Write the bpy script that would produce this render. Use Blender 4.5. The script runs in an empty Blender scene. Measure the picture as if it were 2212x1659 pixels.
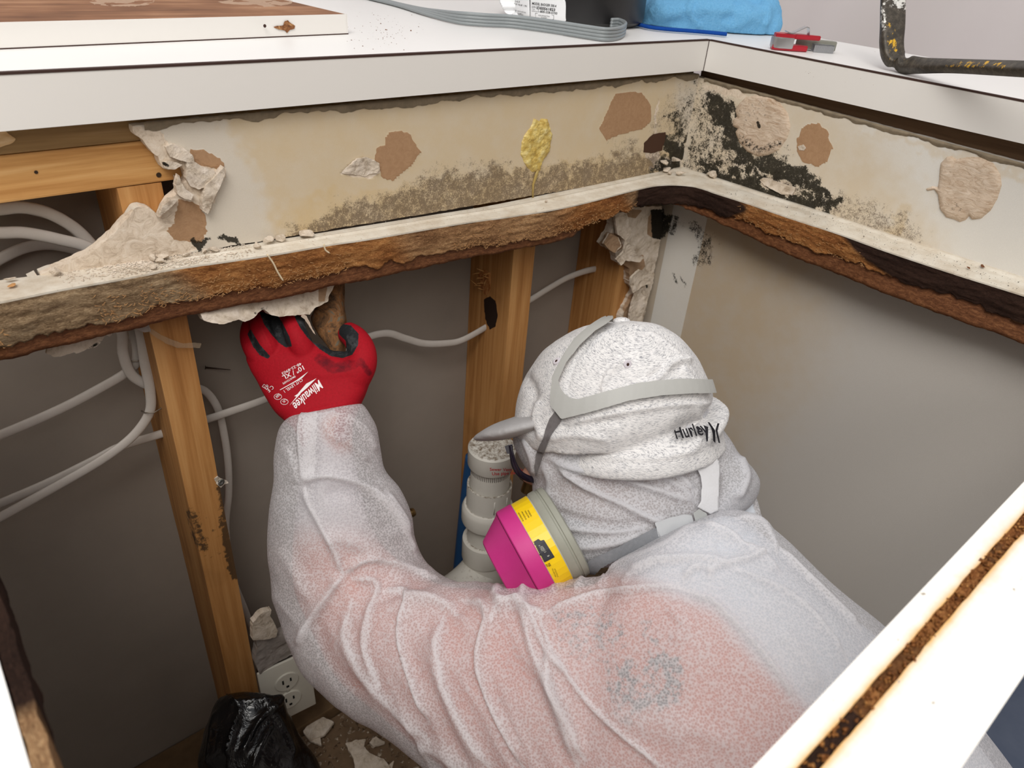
import bpy, bmesh, math, random
import numpy as np
from mathutils import Vector, Matrix
from mathutils.bvhtree import BVHTree
random.seed(7); rng = np.random.default_rng(7)
S = bpy.context.scene
COL = S.collection
# ------------------------------------------------------------------ camera, world, light
CZ = 1.2                                   # camera height; the floor is z = 0
FPX = 1561.2
R = np.array([[0.76351985, -0.64171409, 0.07239115],
              [-0.3009316, -0.45273606, -0.83932725],
              [0.5713822, 0.61905823, -0.53878501]])
CAM = np.array([0., 0., CZ])
cd = bpy.data.cameras.new('camera'); cam = bpy.data.objects.new('camera', cd); COL.objects.link(cam)
cd.sensor_width = 36; cd.lens = FPX / 2212 * 36; cd.clip_start = .02
cd.dof.use_dof = True; cd.dof.focus_distance = .74; cd.dof.aperture_fstop = 10
cam.matrix_world = Matrix(((R[0][0], -R[1][0], -R[2][0], 0), (R[0][1], -R[1][1], -R[2][1], 0),
                           (R[0][2], -R[1][2], -R[2][2], CZ), (0, 0, 0, 1)))
S.camera = cam
w = bpy.data.worlds.new('room_light'); S.world = w; w.use_nodes = True
w.node_tree.nodes['Background'].inputs[0].default_value = (.95, .97, 1, 1)
w.node_tree.nodes['Background'].inputs[1].default_value = .75
def area(name, loc, target, sx, sy, power, col):
    l = bpy.data.lights.new(name, 'AREA'); l.shape = 'RECTANGLE'; l.size = sx; l.size_y = sy; l.energy = power; l.color = col
    o = bpy.data.objects.new(name, l); COL.objects.link(o); o.location = loc
    o.rotation_euler = (Vector(target) - Vector(loc)).to_track_quat('-Z', 'Y').to_euler()
area('ceiling_light', (-.55, -.25, 2.5), (.8, .4, .7), .9, .9, 24, (1, .96, .91))
area('window_light', (1.6, 2.4, 2.5), (.7, .6, 1.0), 1.6, 1.2, 13, (.95, .97, 1))
area('kitchen_light', (-.5, -1.35, 2.3), (.5, .6, .9), 1.4, .9, 13, (1, .95, .90))
S.view_settings.view_transform = 'Standard'; S.view_settings.look = 'None'
S.view_settings.exposure = 0.12; S.view_settings.gamma = 1; S.view_settings.use_curve_mapping = False
# ------------------------------------------------------------------ pixel <-> world
def ray(u, v):
    return R.T @ np.array([(u - 1106) / FPX, (v - 829.5) / FPX, 1.])
def P(u, v, x=None, y=None, z=None, t=None):
    D = ray(u, v)
    if t is None:
        t = x / D[0] if x is not None else y / D[1] if y is not None else (z - CZ) / D[2]
    return D * t + CAM
def proj(V):
    c = (np.asarray(V) - CAM) @ R.T
    return np.stack([1106 + FPX * c[:, 0] / c[:, 2], 829.5 + FPX * c[:, 1] / c[:, 2]], 1), c[:, 2]
# ------------------------------------------------------------------ numpy noise
def _h(ix, iy, iz, s):
    n = (ix * 374761393 + iy * 668265263 + iz * 2147483647 + s * 144665) & 0xffffffff
    n = ((n ^ (n >> 13)) * 1274126177) & 0xffffffff
    return ((n ^ (n >> 16)) & 0xffff) / 65535.
def vnoise(p, s=0):
    p = np.asarray(p, float); i = np.floor(p).astype(np.int64); f = p - i; f = f * f * (3 - 2 * f)
    r = 0
    for dx in (0, 1):
        for dy in (0, 1):
            for dz in (0, 1):
                wt = (f[:, 0] if dx else 1 - f[:, 0]) * (f[:, 1] if dy else 1 - f[:, 1]) * (f[:, 2] if dz else 1 - f[:, 2])
                r = r + wt * _h(i[:, 0] + dx, i[:, 1] + dy, i[:, 2] + dz, s)
    return r * 2 - 1
def fbm(p, sc, o=4, s=0):
    p = np.asarray(p, float) * sc; a = 1.; r = 0; n = 0
    for k in range(o):
        r = r + a * vnoise(p, s + k); n += a; a *= .5; p = p * 2.03 + 11.3
    return r / n
# ------------------------------------------------------------------ 2D helpers
def seg_dist(Q, pts):
    Q = np.asarray(Q, float); best = np.full(len(Q), 1e9); along = np.zeros(len(Q)); L = 0; side = np.zeros(len(Q))
    pts = [np.array(p[:2], float) for p in pts]
    tot = sum(np.linalg.norm(b - a) for a, b in zip(pts, pts[1:])) or 1
    for a, b in zip(pts, pts[1:]):
        ab = b - a; l = np.linalg.norm(ab)
        if l < 1e-9: continue
        tt = np.clip(((Q - a) @ ab) / (l * l), 0, 1)
        dd = np.linalg.norm(Q - (a + tt[:, None] * ab), axis=1)
        m = dd < best; best[m] = dd[m]; along[m] = (L + tt[m] * l) / tot
        cr = ab[0] * (Q[:, 1] - a[1]) - ab[1] * (Q[:, 0] - a[0]); side[m] = np.sign(cr[m])
        L += l
    return best, along, side
def inside(Q, poly):
    Q = np.asarray(Q, float); r = np.zeros(len(Q), bool); n = len(poly)
    for i in range(n):
        x1, y1 = poly[i]; x2, y2 = poly[(i + 1) % n]
        if y1 == y2: continue
        c = ((y1 > Q[:, 1]) != (y2 > Q[:, 1])) & (Q[:, 0] < (x2 - x1) * (Q[:, 1] - y1) / (y2 - y1) + x1)
        r ^= c
    return r
def sm(x): x = np.clip(x, 0, 1); return x * x * (3 - 2 * x)
WARP = [0]
def paint(Q, shapes):
    """weights from regions: ('p', polygon, feather, strength) or ('l', polyline, radius, feather, strength)"""
    W = np.zeros(len(Q)); Q0 = Q
    for s in shapes:
        Q = Q0
        if WARP[0]:
            z_ = np.zeros(len(Q)); q3 = np.c_[Q, z_]; w_ = WARP[0] * min(1.2, (s[2] if s[0] == 'p' else s[3]) / 14)
            Q = Q + w_ * np.c_[fbm(q3, .06, 4, 3), fbm(q3, .06, 4, 17)]
        if s[0] == 'p':
            d, _, _ = seg_dist(Q, list(s[1]) + [s[1][0]]); d[inside(Q, s[1])] = 0; fe, st = s[2], s[3]
        else:
            d, _, _ = seg_dist(Q, s[1]); d = np.maximum(d - s[2], 0); fe, st = s[3], s[4]
        W = np.maximum(W, st * (1 - sm(d / max(fe, 1e-6))))
    return W
def smooth_line(pts, n=8, closed=False):
    pts = [np.array(p, float) for p in pts]; out = []; N = len(pts)
    rngk = range(N if closed else N - 1)
    for i in rngk:
        if closed: p0, p1, p2, p3 = pts[i - 1], pts[i], pts[(i + 1) % N], pts[(i + 2) % N]
        else: p0, p1, p2, p3 = pts[max(i - 1, 0)], pts[i], pts[i + 1], pts[min(i + 2, N - 1)]
        for k in range(n):
            t = k / n
            out.append(.5 * (2 * p1 + (p2 - p0) * t + (2 * p0 - 5 * p1 + 4 * p2 - p3) * t * t + (3 * p1 - p0 - 3 * p2 + p3) * t ** 3))
    if not closed: out.append(pts[-1])
    return out
# ------------------------------------------------------------------ materials
def srgb(c):
    c = [x / 255. for x in c]
    return tuple([(x / 12.92 if x <= .04045 else ((x + .055) / 1.055) ** 2.4) for x in c] + [1])
class NT:
    def __init__(s, name, rough=.6, spec=.3, metal=0.):
        s.m = bpy.data.materials.new(name); s.m.use_nodes = True; s.t = s.m.node_tree; s.b = s.t.nodes['Principled BSDF']
        s.b.inputs['Roughness'].default_value = rough; s.b.inputs['Specular IOR Level'].default_value = spec
        s.b.inputs['Metallic'].default_value = metal
        s.tc = s.t.nodes.new('ShaderNodeTexCoord')
    def n(s, typ): return s.t.nodes.new(typ)
    def L(s, a, b): s.t.links.new(a, b)
    def put(s, sock, v):
        if hasattr(v, 'is_linked') or isinstance(v, bpy.types.NodeSocket): s.L(v, sock)
        else: sock.default_value = v
    def vec(s, scale=(1, 1, 1), attr=None):
        m = s.n('ShaderNodeMapping'); m.inputs['Scale'].default_value = scale
        if attr: a = s.n('ShaderNodeAttribute'); a.attribute_name = attr; s.L(a.outputs['Vector'], m.inputs['Vector'])
        else: s.L(s.tc.outputs['Object'], m.inputs['Vector'])
        return m.outputs[0]
    def noise(s, scale, detail=4, rough=.6, vec=None, dist=0.):
        x = s.n('ShaderNodeTexNoise'); x.inputs['Scale'].default_value = scale; x.inputs['Detail'].default_value = detail
        x.inputs['Roughness'].default_value = rough; x.inputs['Distortion'].default_value = dist
        s.L(vec if vec is not None else s.tc.outputs['Object'], x.inputs['Vector']); return x.outputs['Fac']
    def voro(s, scale, vec=None, feature='F1'):
        x = s.n('ShaderNodeTexVoronoi'); x.inputs['Scale'].default_value = scale; x.feature = feature
        s.L(vec if vec is not None else s.tc.outputs['Object'], x.inputs['Vector']); return x.outputs['Distance']
    def ma(s, op, a, b=0., clamp=False):
        x = s.n('ShaderNodeMath'); x.operation = op; x.use_clamp = clamp; s.put(x.inputs[0], a); s.put(x.inputs[1], b); return x.outputs[0]
    def ramp(s, fac, stops):
        x = s.n('ShaderNodeValToRGB'); e = x.color_ramp.elements
        while len(e) < len(stops): e.new(.5)
        for el, (p, c) in zip(e, stops):
            el.position = p; el.color = c if len(c) == 4 and max(c) <= 1 else srgb(c)
        s.L(fac, x.inputs[0]); return x.outputs[0]
    def rng(s, v, a, b, lo=0., hi=1.):
        x = s.n('ShaderNodeMapRange'); x.inputs[1].default_value = a; x.inputs[2].default_value = b
        x.inputs[3].default_value = lo; x.inputs[4].default_value = hi; s.put(x.inputs[0], v); return x.outputs[0]
    def mix(s, fac, a, b):
        x = s.n('ShaderNodeMix'); x.data_type = 'RGBA'; s.put(x.inputs['Factor'], fac)
        for k, v in ((6, a), (7, b)):
            if isinstance(v, (tuple, list)) and len(v) == 3: v = srgb(v)
            s.put(x.inputs[k], v)
        return x.outputs[2]
    def attr(s, name, out='Fac'):
        a = s.n('ShaderNodeAttribute'); a.attribute_name = name; return a.outputs[out]
    def color(s, c):
        if isinstance(c, tuple) and len(c) == 3: c = srgb(c)
        s.put(s.b.inputs['Base Color'], c); return s
    def bump(s, h, strength=.4, dist=.001):
        x = s.n('ShaderNodeBump'); x.inputs['Strength'].default_value = strength; x.inputs['Distance'].default_value = dist
        s.L(h, x.inputs['Height'])
        if s.b.inputs['Normal'].is_linked:
            s.L(s.b.inputs['Normal'].links[0].from_socket, x.inputs['Normal'])
        s.L(x.outputs[0], s.b.inputs['Normal']); return s
def plain(name, c, rough=.6, spec=.3, metal=0., var=.08, scale=40, bs=.15):
    m = NT(name, rough, spec, metal); n = m.noise(scale, 5)
    hi = tuple(min(255, x * (1 + var)) for x in c); lo = tuple(x * (1 - var) for x in c)
    m.color(m.mix(n, lo, hi)); m.bump(m.noise(scale * 6, 4), bs, .0008); return m.m
# ------------------------------------------------------------------ object builders
def wloc(o):
    v = np.zeros(3)
    while o is not None: v = v + np.array(o.location); o = o.parent
    return v
def obj(name, V, F, m=None, parent=None, smooth=True, attrs=None, loc=None):
    V = np.asarray(V, float)
    me = bpy.data.meshes.new(name); o = bpy.data.objects.new(name, me); COL.objects.link(o)
    if parent is not None: o.parent = parent; off = wloc(parent)
    else: off = np.array(loc, float) if loc is not None else np.zeros(3)
    if parent is None and loc is not None: o.location = loc
    me.from_pydata((V - off).tolist(), [], [tuple(int(i) for i in f) for f in F]); me.update()
    if smooth: me.polygons.foreach_set('use_smooth', [True] * len(me.polygons))
    for k, a in (attrs or {}).items():
        a = np.asarray(a, float)
        if a.ndim == 1: at = me.attributes.new(k, 'FLOAT', 'POINT'); at.data.foreach_set('value', a)
        else: at = me.attributes.new(k, 'FLOAT_VECTOR', 'POINT'); at.data.foreach_set('vector', a.ravel())
    if m is not None: me.materials.append(m)
    return o
def tag(o, label=None, cat=None, group=None, kind=None):
    for k, v in (('label', label), ('category', cat), ('group', group), ('kind', kind)):
        if v: o[k] = v
    return o
def thing(name, loc, label, cat, group=None):
    o = bpy.data.objects.new(name, None); COL.objects.link(o); o.location = loc; o.empty_display_size = .02
    bpy.context.view_layer.update()
    return tag(o, label, cat, group)
class MB:
    def __init__(s): s.V = []; s.F = []
    def add(s, V, F):
        k = len(s.V); s.V += [np.array(v, float) for v in V]; s.F += [[i + k for i in f] for f in F]; return s
    def box(s, a, b, M=None, bev=0.):
        bm = bmesh.new(); bmesh.ops.create_cube(bm, size=1)
        a = np.array(a, float); b = np.array(b, float)
        for v in bm.verts: v.co = Vector((a + b) / 2 + np.array(v.co) * (b - a))
        if bev: bmesh.ops.bevel(bm, geom=bm.edges[:], offset=bev, segments=2, affect='EDGES', profile=.6)
        if M is not None: bmesh.ops.transform(bm, matrix=M, verts=bm.verts[:])
        bm.verts.ensure_lookup_table()
        s.add([v.co for v in bm.verts], [[v.index for v in f.verts] for f in bm.faces]); bm.free(); return s
    def tube(s, pts, r, n=10, flat=1., flatdir=None, caps=True):
        pts = [np.array(p, float) for p in pts]; V = []; F = []; N = len(pts)
        if not hasattr(r, '__len__'): r = [r] * N
        prev = None
        for i, p in enumerate(pts):
            tg = pts[min(i + 1, N - 1)] - pts[max(i - 1, 0)]; tg /= np.linalg.norm(tg) + 1e-12
            if flatdir is not None: a = np.array(flatdir, float)
            elif prev is not None: a = prev
            else: a = np.array([0, 0, 1.]) if abs(tg[2]) < .9 else np.array([1., 0, 0])
            a = a - tg * (a @ tg); a /= np.linalg.norm(a) + 1e-12; b = np.cross(tg, a); prev = a
            for k in range(n):
                an = 2 * math.pi * k / n
                V.append(p + r[i] * (math.cos(an) * a * flat + math.sin(an) * b))
        for i in range(N - 1):
            for k in range(n):
                F.append([i * n + k, i * n + (k + 1) % n, (i + 1) * n + (k + 1) % n, (i + 1) * n + k])
        if caps: F += [list(range(n))[::-1], [(N - 1) * n + k for k in range(n)]]
        return s.add(V, F)
    def lathe(s, org, axis, prof, n=48, xdir=None):
        """prof: list of (distance along axis, radius)"""
        ax = np.array(axis, float); ax /= np.linalg.norm(ax)
        a = np.array(xdir, float) if xdir is not None else np.cross(ax, [0, 0, 1.] if abs(ax[2]) < .9 else [1., 0, 0])
        a = a - ax * (a @ ax); a /= np.linalg.norm(a); b = np.cross(ax, a); V = []; F = []
        for (h, r) in prof:
            for k in range(n):
                an = 2 * math.pi * k / n; V.append(np.array(org) + ax * h + r * (math.cos(an) * a + math.sin(an) * b))
        for i in range(len(prof) - 1):
            for k in range(n): F.append([i * n + k, i * n + (k + 1) % n, (i + 1) * n + (k + 1) % n, (i + 1) * n + k])
        F += [list(range(n))[::-1], [(len(prof) - 1) * n + k for k in range(n)]]
        return s.add(V, F)
    def build(s, name, m, parent=None, smooth=False, **k): return obj(name, s.V, s.F, m, parent, smooth, **k)
def auto_smooth(o, ang=35):
    me = o.data; bm = bmesh.new(); bm.from_mesh(me)
    for e in bm.edges:
        e.smooth = not (len(e.link_faces) == 2 and e.calc_face_angle(0) > math.radians(ang))
    for f in bm.faces: f.smooth = True
    bm.to_mesh(me); bm.free(); return o
def sheet(poly, mapf, res, thick, bump=0., bsc=60., edge=0., back=None, seed=0, dome=0., curl=0., shapefn=None):
    """solid slab over a 2D polygon. mapf(Q)->(points, normals towards the viewer side)"""
    poly = [tuple(p) for p in poly]; A = np.array(poly, float)
    if edge:
        dense = []
        n = len(A)
        for i in range(n):
            a, b = A[i], A[(i + 1) % n]; k = max(1, int(np.linalg.norm(b - a) / (res * 1.2)))
            for j in range(k): dense.append(a + (b - a) * j / k)
        D = np.array(dense); nz = np.c_[D, np.full(len(D), seed * 3.7)]
        D = D + edge * np.c_[fbm(nz, 1 / (res * 3), 3, seed), fbm(nz, 1 / (res * 3), 3, seed + 9)]
        poly = [tuple(p) for p in D]; A = D
    lo = A.min(0) - res; hi = A.max(0) + res; nx = int((hi[0] - lo[0]) / res) + 2; ny = int((hi[1] - lo[1]) / res) + 2
    gx, gy = np.meshgrid(np.arange(nx), np.arange(ny)); G = np.c_[lo[0] + gx.ravel() * res, lo[1] + gy.ravel() * res]
    ctr = np.c_[lo[0] + (gx[:-1, :-1].ravel() + .5) * res, lo[1] + (gy[:-1, :-1].ravel() + .5) * res]
    ins = inside(ctr, poly)
    cells = np.array([(j * nx + i) for j in range(ny - 1) for i in range(nx - 1)])[ins]
    if len(cells) == 0: return np.zeros((0, 3)), [], np.zeros((0, 2))
    F = np.c_[cells, cells + 1, cells + 1 + nx, cells + nx]
    used = np.unique(F); idx = -np.ones(nx * ny, int); idx[used] = np.arange(len(used)); F = idx[F]; Q = G[used]
    cnt = {}
    for f in F:
        for k in range(4):
            e = (f[k], f[(k + 1) % 4]); cnt[e] = 1
    bnd = [e for e in cnt if (e[1], e[0]) not in cnt]
    bv = np.unique(np.array(bnd))
    # snap boundary vertices to the outline
    cl = A; n = len(cl); B = Q[bv]; best = np.full(len(B), 1e9); C = B.copy()
    for i in range(n):
        a, b = cl[i], cl[(i + 1) % n]; ab = b - a; l2 = ab @ ab
        if l2 < 1e-12: continue
        t = np.clip(((B - a) @ ab) / l2, 0, 1); q = a + t[:, None] * ab; dd = np.linalg.norm(B - q, axis=1)
        m = dd < best; best[m] = dd[m]; C[m] = q[m]
    Q = Q.copy(); Q[bv] = C
    X, Nn = mapf(Q)
    d, _, _ = seg_dist(Q, list(poly) + [poly[0]])
    h = 0 * d
    if bump: h = h + bump * fbm(X, bsc, 4, seed)
    if dome: h = h + dome * (1 - np.exp(-d / (dome * 0 + res * 2.5)))
    top = X + Nn * (h[:, None]) ; bot = X - Nn * thick
    if curl: top = top + Nn * (curl * np.exp(-d / (res * 4)))[:, None]; bot = bot + Nn * (curl * np.exp(-d / (res * 4)))[:, None]
    nV = len(Q); V = np.r_[top, bot]
    FF = [list(f) for f in F[:, ::-1]] + [[i + nV for i in f] for f in F]
    FF += [[a, b, b + nV, a + nV] for a, b in bnd]
    return V, FF, np.r_[Q, Q]
def plane_map(**k):
    (a, val), = k.items(); nrm = {'x': (-1., 0, 0), 'y': (0, -1., 0), 'z': (0, 0, 1.)}[a]
    def f(Q):
        D = np.c_[(Q[:, 0] - 1106) / FPX, (Q[:, 1] - 829.5) / FPX, np.ones(len(Q))] @ R
        ax = 'xyz'.index(a); off = (val - CAM[ax]); return D * (off / D[:, ax])[:, None] + CAM, np.tile(nrm, (len(Q), 1))
    return f
def bvh_of(objs):
    dg = bpy.context.evaluated_depsgraph_get(); V = []; F = []
    for o in objs:
        me = o.data; off = wloc(o); k = len(V)
        V += [Vector(np.array(v.co) + off) for v in me.vertices]; F += [[i + k for i in p.vertices] for p in me.polygons]
    return BVHTree.FromPolygons(V, F)
def surf_map(bvh, off=.001, t0=.75):
    def f(Q):
        X = np.zeros((len(Q), 3)); N = np.zeros((len(Q), 3)); bad = []
        for i, (u, v) in enumerate(Q):
            D = ray(u, v); l = np.linalg.norm(D); h = bvh.ray_cast(Vector(CAM), Vector(D / l))
            if h[0] is None: bad.append(i); continue
            n = np.array(h[1]);
            if n @ D > 0: n = -n
            X[i] = np.array(h[0]) + n * off; N[i] = n
        good = [i for i in range(len(Q)) if i not in set(bad)]
        for i in bad:
            if good:
                g = np.array(good); j = g[np.argmin(((Q[g] - Q[i]) ** 2).sum(1))]; t = (R[2] @ (X[j] - CAM)); N[i] = N[j]
            else: t = t0; N[i] = -ray(*Q[i])
            X[i] = ray(*Q[i]) * t + CAM
        N /= np.linalg.norm(N, axis=1)[:, None] + 1e-9
        return X, N
    return f
def text_mesh(body, bold=0., shear=0., spacing=1.):
    c = bpy.data.curves.new('t', 'FONT'); c.body = body; c.size = 1; c.align_x = 'CENTER'; c.align_y = 'CENTER'
    c.offset = bold; c.shear = shear; c.space_character = spacing; c.resolution_u = 3; c.fill_mode = 'FRONT'
    o = bpy.data.objects.new('t', c); COL.objects.link(o); dg = bpy.context.evaluated_depsgraph_get(); dg.update()
    me = bpy.data.meshes.new_from_object(o.evaluated_get(dg)); V = np.array([v.co[:2] for v in me.vertices]); F = [list(p.vertices) for p in me.polygons]
    bpy.data.objects.remove(o); bpy.data.meshes.remove(me); bpy.data.curves.remove(c)
    return V, F
def print_text(items, mapf, m, parent, name='printed_text', extra=None):
    """items: (text, u, v, height px, width px or None, angle deg, bold, shear). Ink lying on a surface."""
    AV = []; AF = []
    for (body, u, v, hh, ww, ang, bold, shear) in items:
        V, F = text_mesh(body, bold, shear)
        if len(V) == 0: continue
        ext = V.max(0) - V.min(0); V = V - (V.max(0) + V.min(0)) / 2
        sy = hh / ext[1]; sx = (ww / ext[0]) if ww else sy
        X = V[:, 0] * sx; Y = -V[:, 1] * sy; a = math.radians(ang)
        Q = np.c_[u + X * math.cos(a) - Y * math.sin(a), v + X * math.sin(a) + Y * math.cos(a)]
        k = len(AV); AV += list(Q); AF += [[i + k for i in f] for f in F]
    for poly in (extra or []):
        k = len(AV); AV += [np.array(p, float) for p in poly]; AF.append(list(range(k, k + len(poly))))
    X, N = mapf(np.array(AV)); return obj(name, X, AF, m, parent, False)
def grid(us, vs, fn):
    V = np.array([fn(u, v) for v in vs for u in us]); nu = len(us)
    F = [[j * nu + i, j * nu + i + 1, (j + 1) * nu + i + 1, (j + 1) * nu + i] for j in range(len(vs) - 1) for i in range(nu - 1)]
    return V, F
# ------------------------------------------------------------------ materials of the place
def mk_laminate(name, c, dirt=.0, rough=.35):
    m = NT(name, rough, .35); base = m.mix(m.noise(3, 3), tuple(x * .975 for x in c), c)
    sp = m.ma('GREATER_THAN', m.noise(420, 2, .5), .80 - dirt * .05)
    col = m.mix(m.ma('MULTIPLY', sp, .8 if dirt else .0), base, (95, 78, 62))
    if dirt:
        dust = m.rng(m.noise(34, 7, .75), .40, .68); col = m.mix(m.ma('MULTIPLY', dust, dirt * .62, True), col, (180, 160, 132))
    m.color(col); m.bump(m.noise(60, 4), .04, .001); return m.m
M_LAM = mk_laminate('white_laminate', (240, 238, 234))
M_LAMD = mk_laminate('dusty_white_laminate', (229, 222, 208), 1.)
M_SEAM = plain('dark_seam', (62, 42, 36), .7)
def mk_wood(name, c1, c2, c3, grain=(55, 55, 2.2), mold=False, rough=.6):
    m = NT(name, rough, .25); v = m.vec(grain); g = m.noise(1, 6, .65, v, .6)
    fine = m.noise(1, 3, .6, m.vec(tuple(x * 5 for x in grain)))
    k = m.ma('ADD', m.ma('MULTIPLY', g, .75), m.ma('MULTIPLY', fine, .25))
    col = m.ramp(k, [(.32, c1), (.5, c2), (.68, c3)])
    blot = m.rng(m.noise(9, 4, .6), .56, .74); col = m.mix(m.ma('MULTIPLY', blot, .35), col, tuple(x * .72 for x in c1))
    if mold:
        a = m.attr('mold'); f = m.rng(m.ma('ADD', a, m.ma('MULTIPLY', m.ma('SUBTRACT', m.noise(130, 5, .7), .5), 1.6)), .5, .7)
        col = m.mix(m.ma('MULTIPLY', m.ma('MULTIPLY', f, m.ma('GREATER_THAN', a, .02)), .85), col, (52, 42, 32))
    m.color(col); m.bump(k, .25, .001); return m.m
M_STUD = mk_wood('stud_pine', (148, 98, 50), (182, 130, 76), (204, 156, 100), mold=True)
M_PLATE = mk_wood('plate_pine', (172, 118, 62), (206, 156, 96), (226, 184, 128), (2.2, 55, 55))
M_PLATE2 = mk_wood('weathered_plate_pine', (112, 86, 52), (146, 116, 76), (172, 142, 102), (2.2, 45, 45))
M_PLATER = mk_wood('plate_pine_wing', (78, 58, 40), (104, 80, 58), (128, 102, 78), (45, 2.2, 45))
def mk_drywall(name, base, warm):
    m = NT(name, .82, .15); fine = m.noise(900, 3, .6)
    col = m.mix(m.ma('MULTIPLY', fine, .5), base, tuple(x * .88 for x in base))
    st = m.attr('stain'); n1 = m.noise(35, 6, .65)
    col = m.mix(m.ma('MULTIPLY', st, m.rng(n1, .2, .6, .55, 1.), True), col, warm)
    ba = m.attr('bare'); crk = m.noise(90, 7, .75, None, 1.2)
    chalk = m.ramp(crk, [(.3, (176, 156, 134)), (.48, (220, 204, 184)), (.7, (236, 224, 208))])
    col = m.mix(m.rng(m.ma('ADD', ba, m.ma('MULTIPLY', m.ma('SUBTRACT', n1, .5), .5)), .42, .5), col, chalk)
    pa = m.attr('paper'); kr = m.mix(m.noise(160, 6, .7, None, 1.), (148, 112, 82), (186, 152, 118))
    col = m.mix(m.rng(m.ma('ADD', pa, m.ma('MULTIPLY', m.ma('SUBTRACT', m.noise(70, 5, .7), .5), .5)), .46, .52), col, kr)
    gy = m.attr('grime'); sp = m.noise(620, 6, .8); lo = m.noise(170, 7, .8)
    nz = m.ma('ADD', m.ma('MULTIPLY', m.ma('SUBTRACT', sp, .5), 2.2), m.ma('MULTIPLY', m.ma('SUBTRACT', lo, .5), 2.2))
    f = m.rng(m.ma('ADD', gy, nz), .46, .9); f = m.ma('MULTIPLY', f, m.rng(gy, .02, .2))
    col = m.mix(m.ma('MULTIPLY', f, .74), col, (80, 64, 54))
    mo = m.attr('mold'); f = m.rng(m.ma('ADD', mo, nz), .46, .62); f = m.ma('MULTIPLY', f, m.rng(mo, .02, .15))
    dk = m.mix(m.noise(70, 5), (12, 11, 9), (46, 43, 32)); col = m.mix(m.ma('MULTIPLY', f, .95), col, dk)
    m.color(col)
    h = m.ma('ADD', m.ma('MULTIPLY', fine, .25), m.ma('MULTIPLY', m.ma('MULTIPLY', crk, ba), 2.)); h = m.ma('ADD', h, m.ma('MULTIPLY', pa, -.6))
    m.bump(h, .5, .0012); return m.m
M_DRY = mk_drywall('ivory_drywall_paper', (216, 207, 192), (204, 182, 144))
M_DRYR = mk_drywall('pale_drywall_paper', (224, 221, 214), (204, 186, 156))
M_DRYL = mk_drywall('grey_drywall_paper', (200, 195, 188), (190, 172, 146))
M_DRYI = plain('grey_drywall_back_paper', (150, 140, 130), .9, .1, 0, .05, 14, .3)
def mk_fibre(name):
    m = NT(name, .95, .1); v = m.vec((260, 900, 1), 'uvw'); f1 = m.noise(1, 6, .75, v, 1.2)
    f2 = m.noise(1, 4, .6, m.vec((14, 26, 1), 'uvw')); k = m.ma('ADD', m.ma('MULTIPLY', f1, .62), m.ma('MULTIPLY', f2, .38))
    red = m.ramp(k, [(.33, (66, 34, 16)), (.46, (136, 86, 48)), (.56, (176, 124, 74)), (.68, (214, 172, 118))])
    grey = m.ramp(k, [(.33, (58, 46, 36)), (.46, (134, 114, 88)), (.56, (172, 152, 122)), (.68, (210, 194, 164))])
    col = m.mix(m.attr('grey'), red, grey)
    dk = m.ramp(k, [(.35, (20, 14, 12)), (.6, (62, 44, 36)), (.75, (92, 74, 62))])
    col = m.mix(m.rng(m.ma('ADD', m.attr('dark'), m.ma('MULTIPLY', m.ma('SUBTRACT', f2, .5), .9)), .3, .75), col, dk)
    m.color(col); m.bump(k, .9, .002); return m.m
M_FIB = mk_fibre('swollen_particleboard')
M_FIB2 = mk_wood('red_brown_board', (70, 40, 24), (108, 68, 42), (146, 100, 66), (160, 160, 420))
# ------------------------------------------------------------------ floor and walls
fl = MB().box((-1.6, -1.6, -.02), (2.6, 2.2, 0)).build('floor', plain('grey_floor', (128, 124, 120), .7)); fl['kind'] = 'structure'
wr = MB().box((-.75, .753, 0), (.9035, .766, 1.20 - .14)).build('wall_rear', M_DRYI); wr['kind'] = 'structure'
def slab_grid(poly_px, plane, res, thick, attrs, name, m, parent=None, mask=None, **k):
    """drywall sheet: polygon in pixels turned into the plane's own metres, then gridded"""
    ax = list(plane)[0]; val = plane[ax]; keep = [i for i in range(3) if 'xyz'[i] != ax]
    pts = [P(u, v, **plane)[keep] for u, v in poly_px] if poly_px is not None else mask
    sgn = {'x': -1., 'y': -1., 'z': 1.}[ax]; ai = 'xyz'.index(ax)
    def mp(Q):
        X = np.zeros((len(Q), 3)); X[:, keep[0]] = Q[:, 0]; X[:, keep[1]] = Q[:, 1]; X[:, ai] = val
        N = np.zeros((len(Q), 3)); N[:, ai] = sgn; return X, N
    V, F, Q = sheet(pts, mp, res, thick, **k)
    px, _ = proj(V); at = {n: paint(px, s) for n, s in attrs.items()}
    if ax == 'x': F = [f[::-1] for f in F]
    return obj(name, V, F, m, parent, False, at)
YB, XR = .650, .9035
ZTOP = CZ - .161
torn = [(285, 271), (289, 289), (304, 300), (318, 318), (330, 331), (343, 340), (346, 352), (352, 362), (365, 366), (376, 359), (383, 352), (394, 362),
        (401, 371), (404, 388), (398, 398), (390, 392), (383, 376), (386, 398), (386, 416), (374, 427), (364, 436), (355, 452), (347, 470), (336, 458),
        (322, 449), (307, 445), (293, 448), (281, 464), (268, 481), (246, 506), (217, 532), (188, 550), (145, 571), (90, 593), (66, 604)]
pp = [tuple(P(u, v, y=YB)[[0, 2]]) for u, v in torn]
pp = [(pp[0][0], ZTOP)] + pp[1:] + [(.9035, CZ - .296), (.9035, ZTOP)]
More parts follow.
